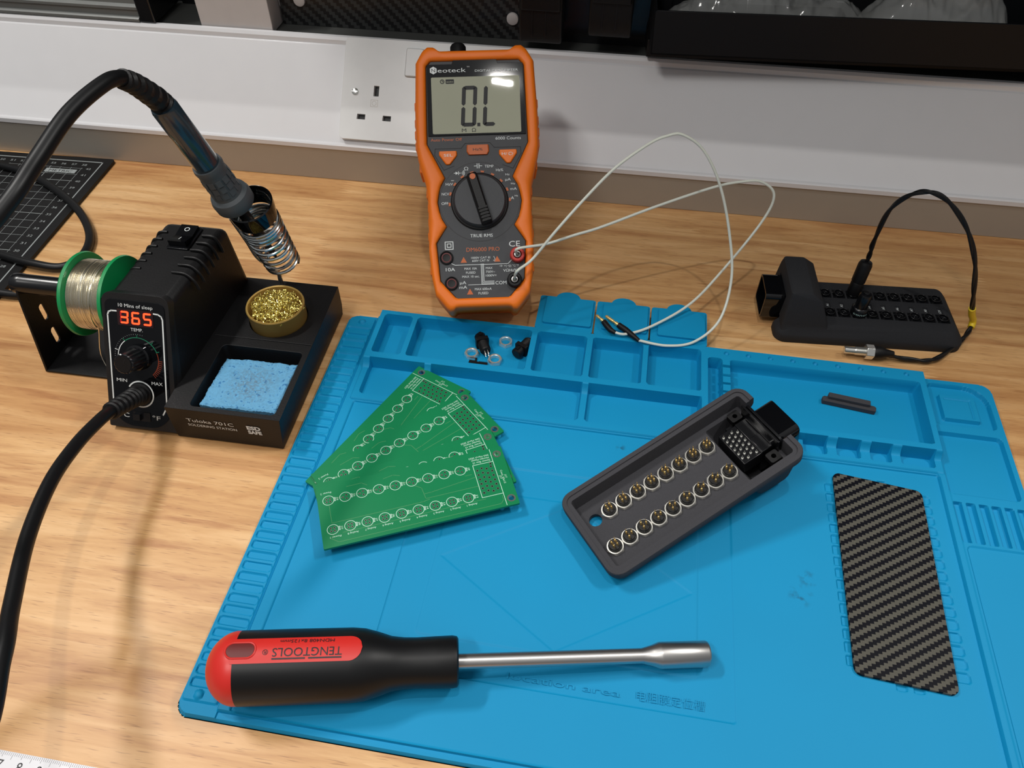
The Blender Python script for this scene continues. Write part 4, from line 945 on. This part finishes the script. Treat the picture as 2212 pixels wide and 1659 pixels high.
b = BM(); lathe(b, [(7.4, 98), (7.9, 100), (7.6, 120), (7.5, 143), (7.0, 144.5)], IF, 40); obj('handle_tube', b, bluegrey, ir, origin=io)
Tt = IBv+Iax*143.5
rc = spline([tuple(Tt-Iax*3), tuple(Tt+Iax*4), (-241.6, 346.5, 205), (-239.8, 336.1, 214.6), (-239.4, 328.4, 220.6)], 8)
b = BM(); n = len(rc); tube(b, rc, [(6.3-2.2*i/n)+(.8 if (i//2) % 2 else -.4) for i in range(n)], 18); obj('strain_relief', b, matteb, ir, origin=io, ang=18)
cabi = [(-239.6, 332, 218), (-239.4, 328.4, 221.1), (-240.7, 316.7, 224.1), (-244.7, 291.5, 222.3), (-246.6, 263.3, 215.9), (-248.7, 240.9, 209.8), (-262, 212, 196), (-300, 175, 165), (-335, 120, 140), (-330, 50, 112), (-285, 10, 96), (-240, 22, 90), (-215, 60, 87.2), (-227.3, 99.8, 86.3), (-241.6, 123.8, 79.5), (-261, 161.5, 70.9), (-272.7, 197.1, 64.7), (-277.5, 226.1, 58.1), (-278.3, 248.4, 52.2), (-279.4, 259.9, 46.8)]
b = BM(); tube(b, spline(cabi, 10), 3.7, 14); obj('cable', b, rubber, ir, origin=io)
ps = PF @ Vector((-.3, 25, 2.4)); rl = spline([tuple(ps), (-282.6, 284, 31.5), (-281.4, 277.5, 36), (-280.4, 268.5, 41.5), (-279.4, 259.5, 47)], 9); n = len(rl)
b = BM(); tube(b, rl, [(6.2-1.4*i/n)+(.6 if (i//2) % 2 and i > 4 else -.3) for i in range(n)], 18); obj('cable_plug_boot', b, matteb, ir, origin=io, ang=18)

# ================================================================== left rear: cutting mat, power cord, tape
cm = thing('cutting_mat', 'black cutting mat with pale centimetre grid against the wall trunking', 'cutting mat', (-.760, .370, .0002))
co = Vector((-.760, .370, .0002))
b = BM(); prism(b, [(-1060, 130), (-451.5, 130), (-450.6, 384), (-460.6, 578.6), (-462, 580.3), (-1060, 580.3)], .3, 3)
b.free(); b = BM(); prism(b, rrect(-1058, 130.3, -452, 580, 3), .3, 3.0)
F = Matrix.Translation((-460.5, 580.3, 0)) @ Matrix.Rotation(math.radians(1.5), 4, 'Z'); b.free(); b = BM(); prism(b, rrect(-600, -450, 0, -1, 3), .3, 3.0, [], F)
obj('mat_sheet', b, matteb, cm, origin=co, bevel=.3)
b = BM(); z = 3.06
XR = -13.5; YT = -12.5
for k in range(0, 45): line(b, [(XR-2.0-10*k-8, YT-6), (XR-2-10*k-8, -420)], .55 if k % 5 == 3 else .28, z, F)
for k in range(0, 41): line(b, [(XR-450, YT-7-10*k), (XR-9, YT-7-10*k)], .55 if k % 5 == 2 else .28, z, F)
line(b, [(XR+5-460, YT+4.5), (XR+5, YT+4.5)], 1.1, z, F); line(b, [(XR+5, YT+4.5), (XR+5, -420)], 1.1, z, F)
for k in range(0, 14): text(b, str(58-k), XR-10-10*k, YT-1.0, 2.7, 4.6, 'c', z=z, F=F, bold=.02)
for k in range(0, 22): text(b, str(42-k), XR-3.2, YT-7-10*k, 2.7, 4.6, 'c', z=z, F=F, bold=.02)
prism(b, rrect(XR-42, YT-15.4, XR-12.5, YT-9.6), 3.02, 3.1, [], F)
line(b, [(XR-38, YT-16), (XR-62, YT-26)], .28, z, F)
obj('printed_grid', b, gridm, cm, origin=co, smooth=False)
b = BM(); text(b, 'METRIC', XR-27.2, YT-12.5, 3.4, 22, 'c', z=3.14, F=F, bold=.03); obj('printed_word', b, inkb, cm, origin=co, smooth=False)
pc_ = [(-640, 560, 6.6), (-589, 558, 6.6), (-556, 549.8, 6.6), (-523, 541, 6.6), (-484.9, 521, 6.6), (-448.8, 495.3, 6), (-423.7, 466.5, 4.2), (-416.1, 440, 4), (-425.4, 425, 4.2), (-448.1, 423.4, 6.4), (-480.2, 430.3, 6.6), (-509.5, 437.9, 6.6), (-580, 452, 6.6), (-640, 440, 6.6), (-640, 400, 6.6), (-560, 389, 6.6), (-500, 388, 6.6), (-477.9, 388.2, 6.6), (-455, 389, 4.6), (-438, 390, 3.6), (-400, 396, 3.6), (-340, 408, 3.8), (-305, 418, 5), (-290, 413, 10), (-286, 408.5, 14)]
pw = thing('power_cord', 'thick black power cord looping over the black cutting mat', 'cord', (-.42, .44, .004))
b = BM(); tube(b, spline(pc_, 10), 3.4, 12); obj('cord', b, rubber, pw, origin=pw.location)
tp = thing('tape_measure', 'white steel measuring tape blade with black numbers at the front edge', 'tape measure', (-.25, .075, 0))
F = fr((-263.6, 84.6, .2), (1, -.012, 0))
b = BM(); prism(b, [(-90, -25), (150, -25), (150, 0), (-90, 0)], 0, .5, [], F); obj('blade', b, tapew, tp, origin=tp.location)
b = BM(); z = .56
for k in range(-60, 130): 
    x = 7.6+k; line(b, [(x, -.2), (x, -(3.4 if k % 10 == 0 else 2.6 if k % 5 == 0 else 1.7))], .12, z, F)
for k in range(-4, 12):
    if k+8 in (10, 20): continue
    text(b, str(8+k) if k != 2 else '10', 13.6+10*k, -5.9, 4.4, None, 'c', z=z, F=F, bold=.01)
obj('tape_marks', b, inkb, tp, origin=tp.location, smooth=False)
b = BM(); text(b, '10', 34.2, -5.9, 4.4, None, 'c', z=z, F=F, bold=.01); obj('red_number', b, red, tp, origin=tp.location, smooth=False)

# ================================================================== nut driver
a0 = Vector((-169.5, 128.6, 25.6)); tip = Vector((74.4, 179.8, 10.8)); dax = (tip-a0).normalized()
nd = thing('nut_driver', 'red and black handled nut driver with a steel shaft lying across the mat', 'nut driver', a0*.001); no_ = nd.location.copy()
up_ = Vector((0, 0, 1)); up_ = (up_-dax*up_.dot(dax)).normalized(); side = up_.cross(dax)
DF = Matrix(((dax.x, side.x, up_.x, a0.x), (dax.y, side.y, up_.y, a0.y), (dax.z, side.z, up_.z, a0.z), (0, 0, 0, 1)))   # x along the tool, z up
RX = DF @ Matrix.Rotation(PI/2, 4, 'Y')   # lathe axis (z) -> tool axis
HR = 17.6
b = BM(); lathe(b, [(.1, 0)]+[(HR*math.sin(t), 15.5*(1-math.cos(t))) for t in [PI/2*i/12 for i in range(1, 12)]]+[(HR-.15, 15.5), (HR-.3, 19)], RX, 56, (0, 1)); obj('butt_cap', b, red, nd, origin=no_, ang=60)
b = BM(); hp = [(HR, 16.0), (HR+.1, 40), (HR, 70), (HR-.6, 76), (HR-2.4, 82.5), (HR-4.6, 89), (12.2, 95), (12.0, 101), (12.3, 110), (12.5, 119), (12.1, 121.2), (11, 122), (4, 122)]
lathe(b, hp, RX, 56); obj('grip', b, rubber, nd, origin=no_)
rot0 = math.radians(4)   # inset label slightly beyond the top
def wrapx(r): return lambda x, y: Vector((x, -r*math.sin(y/HR-rot0), r*math.cos(y/HR-rot0)))
# the wrap: y is the arc length, positive towards the far side of the tool
def wr(r): return lambda x, y: Vector((x, r*math.sin(y/HR+rot0)*sgn, r*math.cos(y/HR+rot0)))
sgn = 1 if (DF.to_3x3() @ Vector((0, 1, 0))).y > 0 else -1
def patch(b, x0, x1, hw, r, cap0, cap1, nx=40, ny=10):
    rows = []
    for i in range(nx+1):
        x = x0+(x1-x0)*i/nx; w_ = hw
        if cap1 and x > x1-hw: w_ = math.sqrt(max(0, hw*hw-(x-(x1-hw))**2))
        if cap0 and x < x0+hw: w_ = math.sqrt(max(0, hw*hw-((x0+hw)-x)**2))
        w_ = max(w_, .05); rows.append([b.verts.new(DF @ wr(r)(x, -w_+2*w_*j/ny)) for j in range(ny+1)])
    for p, q in zip(rows, rows[1:]):
        for j in range(ny): b.faces.new((p[j], q[j], q[j+1], p[j+1]))
b = BM(); patch(b, 14.8, 76, 6.4, HR+.16, False, True, 80); obj('label_inset', b, red, nd, origin=no_)
b = BM(); patch(b, 12.5, 25.5, 3.5, HR+.3, True, True, 50); hh = obj('hole_shade', b, redd, nd, origin=no_)  # flat dark red patch, painting the shade inside the hanging hole
b = BM(); ring_ = [DF @ wr(HR+.1)(x, y) for x, y in rrect(12, -3.9, 26, 3.9, 3.8, 7)]; tube(b, ring_+ring_[:2], .5, 8); obj('hole_rim', b, red, hh, origin=no_)
b = BM(); W_ = wr(HR+.36)
text(b, 'TENGTOOLS', 66.5, -1.7, 4.2, 32.5, 'l', 180, F=DF, bold=.012, wrap=W_); text(b, '®', 32, -1.4, 2.6, 2.6, 'l', 180, F=DF, wrap=W_); text(b, 'MDN408 8x125mm', 62.5, 4.0, 1.9, 25.5, 'l', 180, F=DF, bold=.015, wrap=W_)
q = [(66.5, -4.6), (51, -4.6)], [(49.5, -4.6), (34, -4.6)]
for (xa, ya), (xb, yb) in q:
    vs = [b.verts.new(DF @ W_(x, y)) for x, y in ((xa, ya-.35), (xb, yb-.35), (xb, yb+.35), (xa, ya+.35))]; b.faces.new(vs)
obj('label_lettering', b, inkb, nd, origin=no_, smooth=False)
b = BM(); lathe(b, [(3.75, 121), (3.75, 215), (5.2, 220.5), (6.5, 224), (6.6, 225), (6.6, 248.4), (6.0, 249.4), (4.4, 249.4), (4.2, 240), (.1, 240)], RX, 40); obj('shaft', b, satin, nd, origin=no_)

# carbon fibre plate
cpl = thing('carbon_fibre_plate', 'loose black carbon fibre plate with slanted ends lying on the mat', 'plate', M=Matrix.Translation((.1497, .1838, .0039)) @ Matrix.Rotation(math.radians(-1.6), 4, 'Z'))
def rpoly(P, r, n=5):
    out = []
    for i, p in enumerate(P):
        a, c = Vector(P[i-1]), Vector(P[(i+1) % len(P)]); p = Vector(p); u = (a-p).normalized(); v = (c-p).normalized(); h_ = math.acos(max(-1, min(1, u.dot(v))))/2; d = r/math.tan(h_); cc = p+(u+v).normalized()*r/math.sin(h_)
        s = p+u*d; e = p+v*d; a0_ = math.atan2(s.y-cc.y, s.x-cc.x); a1_ = math.atan2(e.y-cc.y, e.x-cc.x)
        while a1_-a0_ > PI: a1_ -= 2*PI
        while a1_-a0_ < -PI: a1_ += 2*PI
        out += [(cc.x+r*math.cos(a0_+(a1_-a0_)*k/n), cc.y+r*math.sin(a0_+(a1_-a0_)*k/n)) for k in range(n+1)]
    return out
def Lc(x, y):
    v = Vector((x-149.7, y-183.8)); a = math.radians(1.6); return (v.x*math.cos(a)-v.y*math.sin(a), v.x*math.sin(a)+v.y*math.cos(a))
b = BM(); prism(b, rpoly([Lc(149.2, 183.0), Lc(199.6, 178.8), Lc(204.8, 304.0), Lc(153.2, 311.0)], 4), 0, 1.8); obj('plate', b, cf, cpl, bevel=.25)

# printed grey strip in the right tray
sb_ = thing('printed_strip', 'small dark grey printed strip lying in the right hand tray', 'plastic part', M=Matrix.Translation((.1543, .3722, .0021)) @ Matrix.Rotation(math.radians(-8.5), 4, 'Z'))
b = BM(); prism(b, [(0, -1.6), (34, -1.6), (34.4, 2), (33, 3.2), (1, 3.2), (-.3, 2)], 0, 3.4); prism(b, [(3.2, .8), (30, .8), (30, 4.8), (3.2, 4.8)], 0, 5.8)
obj('strip', b, mjf, sb_, bevel=.4)

# loose parts in the long tray (tray floor is 2 mm up)
TZ = 2.05
def loose(x, y, ang, tilt, lab):
    o = thing('panel_connector', lab, 'connector', M=Matrix.Translation((x*.001, y*.001, (TZ+4.6)*.001)) @ Matrix.Rotation(math.radians(ang), 4, 'Z') @ Matrix.Rotation(math.radians(90+tilt), 4, 'Y'), group='loose panel connectors in the long tray')
    b = BM(); pr = [(3.2, -7), (4, -6.4), (4.1, -3.2), (3.8, -3)]; lathe(b, pr+[(3.8, 0)], I4, 22); prism(b, rrect(-4.4, -4.6, 4.6, 4.6, 1), -1.6, 1.4)
    pr = []
    for k in range(8): pr += [(3.9, 1.4+1.0*k), (3.45, 1.9+1.0*k)]
    lathe(b, pr+[(3.3, 9.6)], I4, 22); box(b, -4.9, -1, -6, -3.6, 1, -3); obj('connector_shell', b, matteb, o)
    f = None
    for a in (45, 135, 225, 315):
        if f is None: b = BM(); lathe(b, [(.35, 9), (.35, 13.2), (.1, 13.8)], I4, 8); f = p = obj('contact_pin', b, steel, o)
        else: p = f.copy(); COL.objects.link(p); p.parent = o
        p.location = (.0015*math.cos(math.radians(a)), .0015*math.sin(math.radians(a)), 0)
    return o
loose(-80.6, 389.5, -64, 0, 'loose black threaded connector nearest the middle of the long tray, pins towards the front')
loose(-51.8, 387.3, 62, 0, 'loose black threaded connector against the right end of the long tray')
for i, (x, y, ra, lab) in enumerate(((-86.7, 380.3, .1, 'steel hex ring nut furthest left in the long tray'), (-64.6, 395.4, .6, 'steel hex ring nut nearest the back wall of the long tray'), (-69.4, 376.7, .3, 'steel hex ring nut at the front, right of the pin strip'))):
    if i == 0:
        b = BM(); nut(b, 0, 2.9, 5.3, 4.8, 3.3, 1)
        n0_ = nt_ = obj('hex_nut', b, nutm)
    else: nt_ = n0_.copy(); COL.objects.link(nt_)
    nt_.location = (x*.001, y*.001, TZ*.001); nt_.rotation_euler = (0, 0, ra); tag(nt_, lab, 'nut', 'loose hex ring nuts')
b = BM(); box(b, -6.6, -1, 0, 6.6, .8, 1.6)
for k in range(10): box(b, .2+.64*k, .8, 0, .5+.64*k, 2, 1.2)
box(b, -2.6, .8, 0, -1.6, 4.6, 1.4); box(b, -6.6, .6, 0, -1.8, 1.7, 1.5)
ph_ = obj('pin_strip', b, matteb); ph_.location = (-.0806, .3722, TZ*.001); ph_.rotation_euler = (0, 0, -.03); tag(ph_, 'tiny black toothed pin strip between two nuts in the long tray', 'pin strip')

# ================================================================== wall side
FA = math.radians(42); WF = fr((-240, 586.4, 38.8), (1, 0, 0), (0, math.sin(FA), math.cos(FA)))   # local x along, y up the slope, z outwards
if (WF.to_3x3() @ Vector((0, 0, 1))).y > 0: WF = WF @ Matrix.Scale(-1, 4, (0, 0, 1))
so_ = thing('wall_socket', 'white double wall socket set in the sloping trunking behind the multimeter', 'socket', (-.167, .61, .066)); s0 = so_.location.copy()
def rr(cx, cy, w_, h_): return list(reversed(rrect(cx-w_/2, cy-h_/2, cx+w_/2, cy+h_/2)))
holes = []
for ox in (0, 86): holes += [rr(30.1+ox, 41.5, 4.4, 8.6), rr(18.3+ox, 19.4, 7.2, 4.4), rr(41.0+ox, 19.4, 7.2, 4.4)]
b = BM(); prism(b, rrect(0, 0, 146, 84.5, 4, 5), -.2, 5.6, holes, WF); obj('face_plate', b, whiteplastic, so_, origin=s0, bevel=1.4, bseg=3)
b = BM(); prism(b, rrect(10, 10, 136, 60), .1, 1.2, [], WF); obj('socket_back', b, inkb, so_, origin=s0)
for ox in (0, 118):
    b = BM(); lathe(b, [(3.1, 5.2), (2.8, 6.6), (1.6, 7.1), (.1, 7.1)], WF @ Matrix.Translation((11.5+ox, 39.8, 0)), 22, (1, 0)); box(b, 9+ox, 39.5, 7.0, 14+ox, 40.1, 7.15, WF); obj('fixing_screw', b, steel, so_, origin=s0)
for ox in (0, 34):
    b = BM(); loft(b, [[(x, y, z_) for x, y in rrect(54+ox-.6+d, 55-d*0, 70+ox-d, 78, 1.5, 3)] for z_, d in ((5, 0), (8.6, .8))], WF); obj('rocker_switch', b, whiteplastic, so_, origin=s0, bevel=.6)
b = BM(); line(b, rrect(26, 28.4, 32, 34), .25, 5.66, WF, closed=True); arc(b, 29, 31.2, 1.8, .25, z=5.66, F=WF); obj('embossed_mark', b, alum, so_, origin=s0, smooth=False)

# aluminium rail, end bracket, box, carbon panel, clips, tray
ar = thing('aluminium_rail', 'grey ribbed aluminium rail above the trunking at upper left', 'rail', (-.7, .66, .101)); ao = ar.location.copy()
b = BM(); loft(b, [[(x, y, z_) for y, z_ in ((642.2, 104.2), (642, 106.5), (643.5, 107.4), (646.2, 107.6), (646.4, 112.4), (644.6, 113.4), (644.5, 115.6), (646.6, 116.4), (648.4, 117), (650, 160), (690, 160), (690, 104.2))] for x in (-1250, -429.5)]); bmesh.ops.recalc_face_normals(b, faces=b.faces)
obj('rail_profile', b, railm, ar, origin=ao, ang=20)
eb_ = thing('rail_end_cap', 'black upright end cap closing the aluminium rail', 'end cap', (-.422, .66, .104)); 
b = BM(); box(b, -429, 642.5, 103.7, -415, 692, 210); obj('cap_plate', b, semig, eb_, origin=eb_.location, bevel=1)
wb = thing('white_box', 'plain white card box standing on the ledge beside the carbon fibre panel', 'box', (-.341, .662, .1008))
b = BM(); box(b, -374, 646, 100.6, -308.3, 677, 200); obj('carton', b, boxw, wb, origin=wb.location, bevel=.5)
b = BM(); prism(b, rrect(-3.5, -4, 3.5, 4, 1.5), 0, .8, [], fr((-307.9, 672, 118), (0, 1, 0), (0, 0, 1))); obj('tab', b, boxw, wb, origin=wb.location)
cpn = thing('carbon_fibre_sheet', 'upright carbon fibre panel with pale round screw heads behind the multimeter', 'panel', (-.2, .667, .1008))
b = BM(); box(b, -306, 666, 100.7, -78, 669, 230); obj('panel_sheet', b, cfv, cpn, origin=cpn.location)
for x, z_ in ((-287.5, 122), (-100.5, 118)):
    b = BM(); lathe(b, [(5.2, 0), (4.9, 1.6), (3.6, 2.2)], axf((x, 666, z_), (0, -1, 0)), 24); obj('screw_head', b, boxw, cpn, origin=cpn.location)
dbp = thing('black_back_panel', 'plain black back panel behind the two black clips', 'panel', (-.03, .68, .1008))
b = BM(); box(b, -77.6, 668, 100.7, 30, 676, 260); obj('panel_sheet', b, semig, dbp, origin=dbp.location)
b = BM(); box(b, -414, 694, 100.7, -309, 699, 260); o = obj('black_recess_panel', b, semig, origin=(-.36, .697, .1007)); tag(o, 'dark panel in the recess left of the white box', 'panel')
def clip(x0, x1, z0, zt, y0, lab):
    o = thing('tool_clip', lab, 'clip', ((x0+x1)/2000, .65, z0*.001), group='black clips on the back panel')
    pr = [(y0+24, z0+60), (y0+3, z0+60), (y0, z0+36), (y0-1, z0+18), (y0+.4, z0+6), (y0+3, z0+1), (y0+7, z0), (y0+24, z0+2)]
    b = BM(); loft(b, [[(x, y, z_) for y, z_ in pr] for x in (x0, x1)]); bmesh.ops.recalc_face_normals(b, faces=b.faces); c = obj('clip_body', b, matteb, o, origin=o.location, bevel=1.6, bseg=3)
    b = BM(); box(b, x0+1.5, y0-3.4, zt, x1-1.5, y0+8, zt+28); obj('clip_head', b, matteb, c, origin=o.location, bevel=1.6)
    b = BM()
    for k in (1, 2): x = x0+(x1-x0)*k/3.2; box(b, x-.2, y0-1.35, z0+8, x+.2, y0+1, z0+30)
    obj('clip_grooves', b, inkb, c, origin=o.location)
clip(-90.6, -55.8, 111, 139.5, 634, 'black rounded clip right above the multimeter corner')
clip(-34.6, -.2, 119.5, 148.5, 634, 'black rounded clip between the first clip and the long tray')
# tray
TYM = Matrix.Translation((.0165, .610, .1065)) @ Matrix.Rotation(math.radians(3.3), 4, 'Z')
ty = thing('storage_tray', 'long black storage tray mounted above the trunking at upper right', 'tray', M=TYM)
b = BM(); TL = 560
box(b, 0, 0, 14.6, TL, 1.6, 48); box(b, 0, 0, 14.6, TL, 62, 16.2); box(b, 0, 0, 14.6, 1.6, 62, 48); box(b, 0, 60, 14.6, TL, 62, 90)
obj('tray_shell', b, traym, ty, bevel=.4)
b = BM(); box(b, -1, 26, .5, TL, 60, 14.5); obj('mounting_rail', b, matteb, ty, bevel=.4)
def bag(x0, x1, y0, y1, z0, h_, seed, lab):
    o = thing('plastic_bag', lab, 'bag', M=TYM @ Matrix.Translation(((x0+x1)*.0005, (y0+y1)*.0005, z0*.001)), group='clear plastic bags in the tray')
    b = BM(); nx, ny = 130, 50; V_ = []
    for i in range(nx+1):
        r_ = []
        for j in range(ny+1):
            u, v = i/nx, j/ny; e = math.sin(PI*u)**.35*math.sin(PI*v)**.5
            x = (u-.5)*(x1-x0); y = (v-.5)*(y1-y0); nn = mn.noise((x*.035+seed, y*.05, seed)); n2 = mn.noise((x*.11, y*.13+seed, 2)); n3 = 1-abs(mn.noise((x*.06+3, y*.06, seed*2)))*2
            n4 = 1-abs(mn.noise((x*.16+seed, y*.07-x*.05, seed*3)))*2.2; r_.append(b.verts.new((x, y, e*h_*(.78+.16*nn+.05*n2+.10*n3+.04*n4))))
        V_.append(r_)
    for i in range(nx):
        for j in range(ny): b.faces.new((V_[i][j], V_[i+1][j], V_[i+1][j+1], V_[i][j+1]))
    bo = BM(); prism(bo, rrect(-(x1-x0)/2, -(y1-y0)/2, (x1-x0)/2, (y1-y0)/2, 3), -.2, 0); obj('bag_base', bo, bagm, o); obj('crumpled_film', b, bagm, o)
bag(8, 168, 6, 56, 17, 47, 1.3, 'crumpled clear plastic bag filling the left part of the long tray')
bag(160, 272, 5, 56, 17, 54, 5.1, 'shinier crumpled clear plastic bag right of the first in the tray')
# small rectangle of black electronics seen inside the bags
b = BM(); box(b, 30, 20, 17, 150, 50, 36); o = obj('black_part', b, matteb, bevel=2); o.matrix_world = TYM; tag(o, 'dark part wrapped inside the left clear plastic bag', 'part')
for m_ in [x for x in bpy.data.meshes if x.users == 0]: bpy.data.meshes.remove(m_)
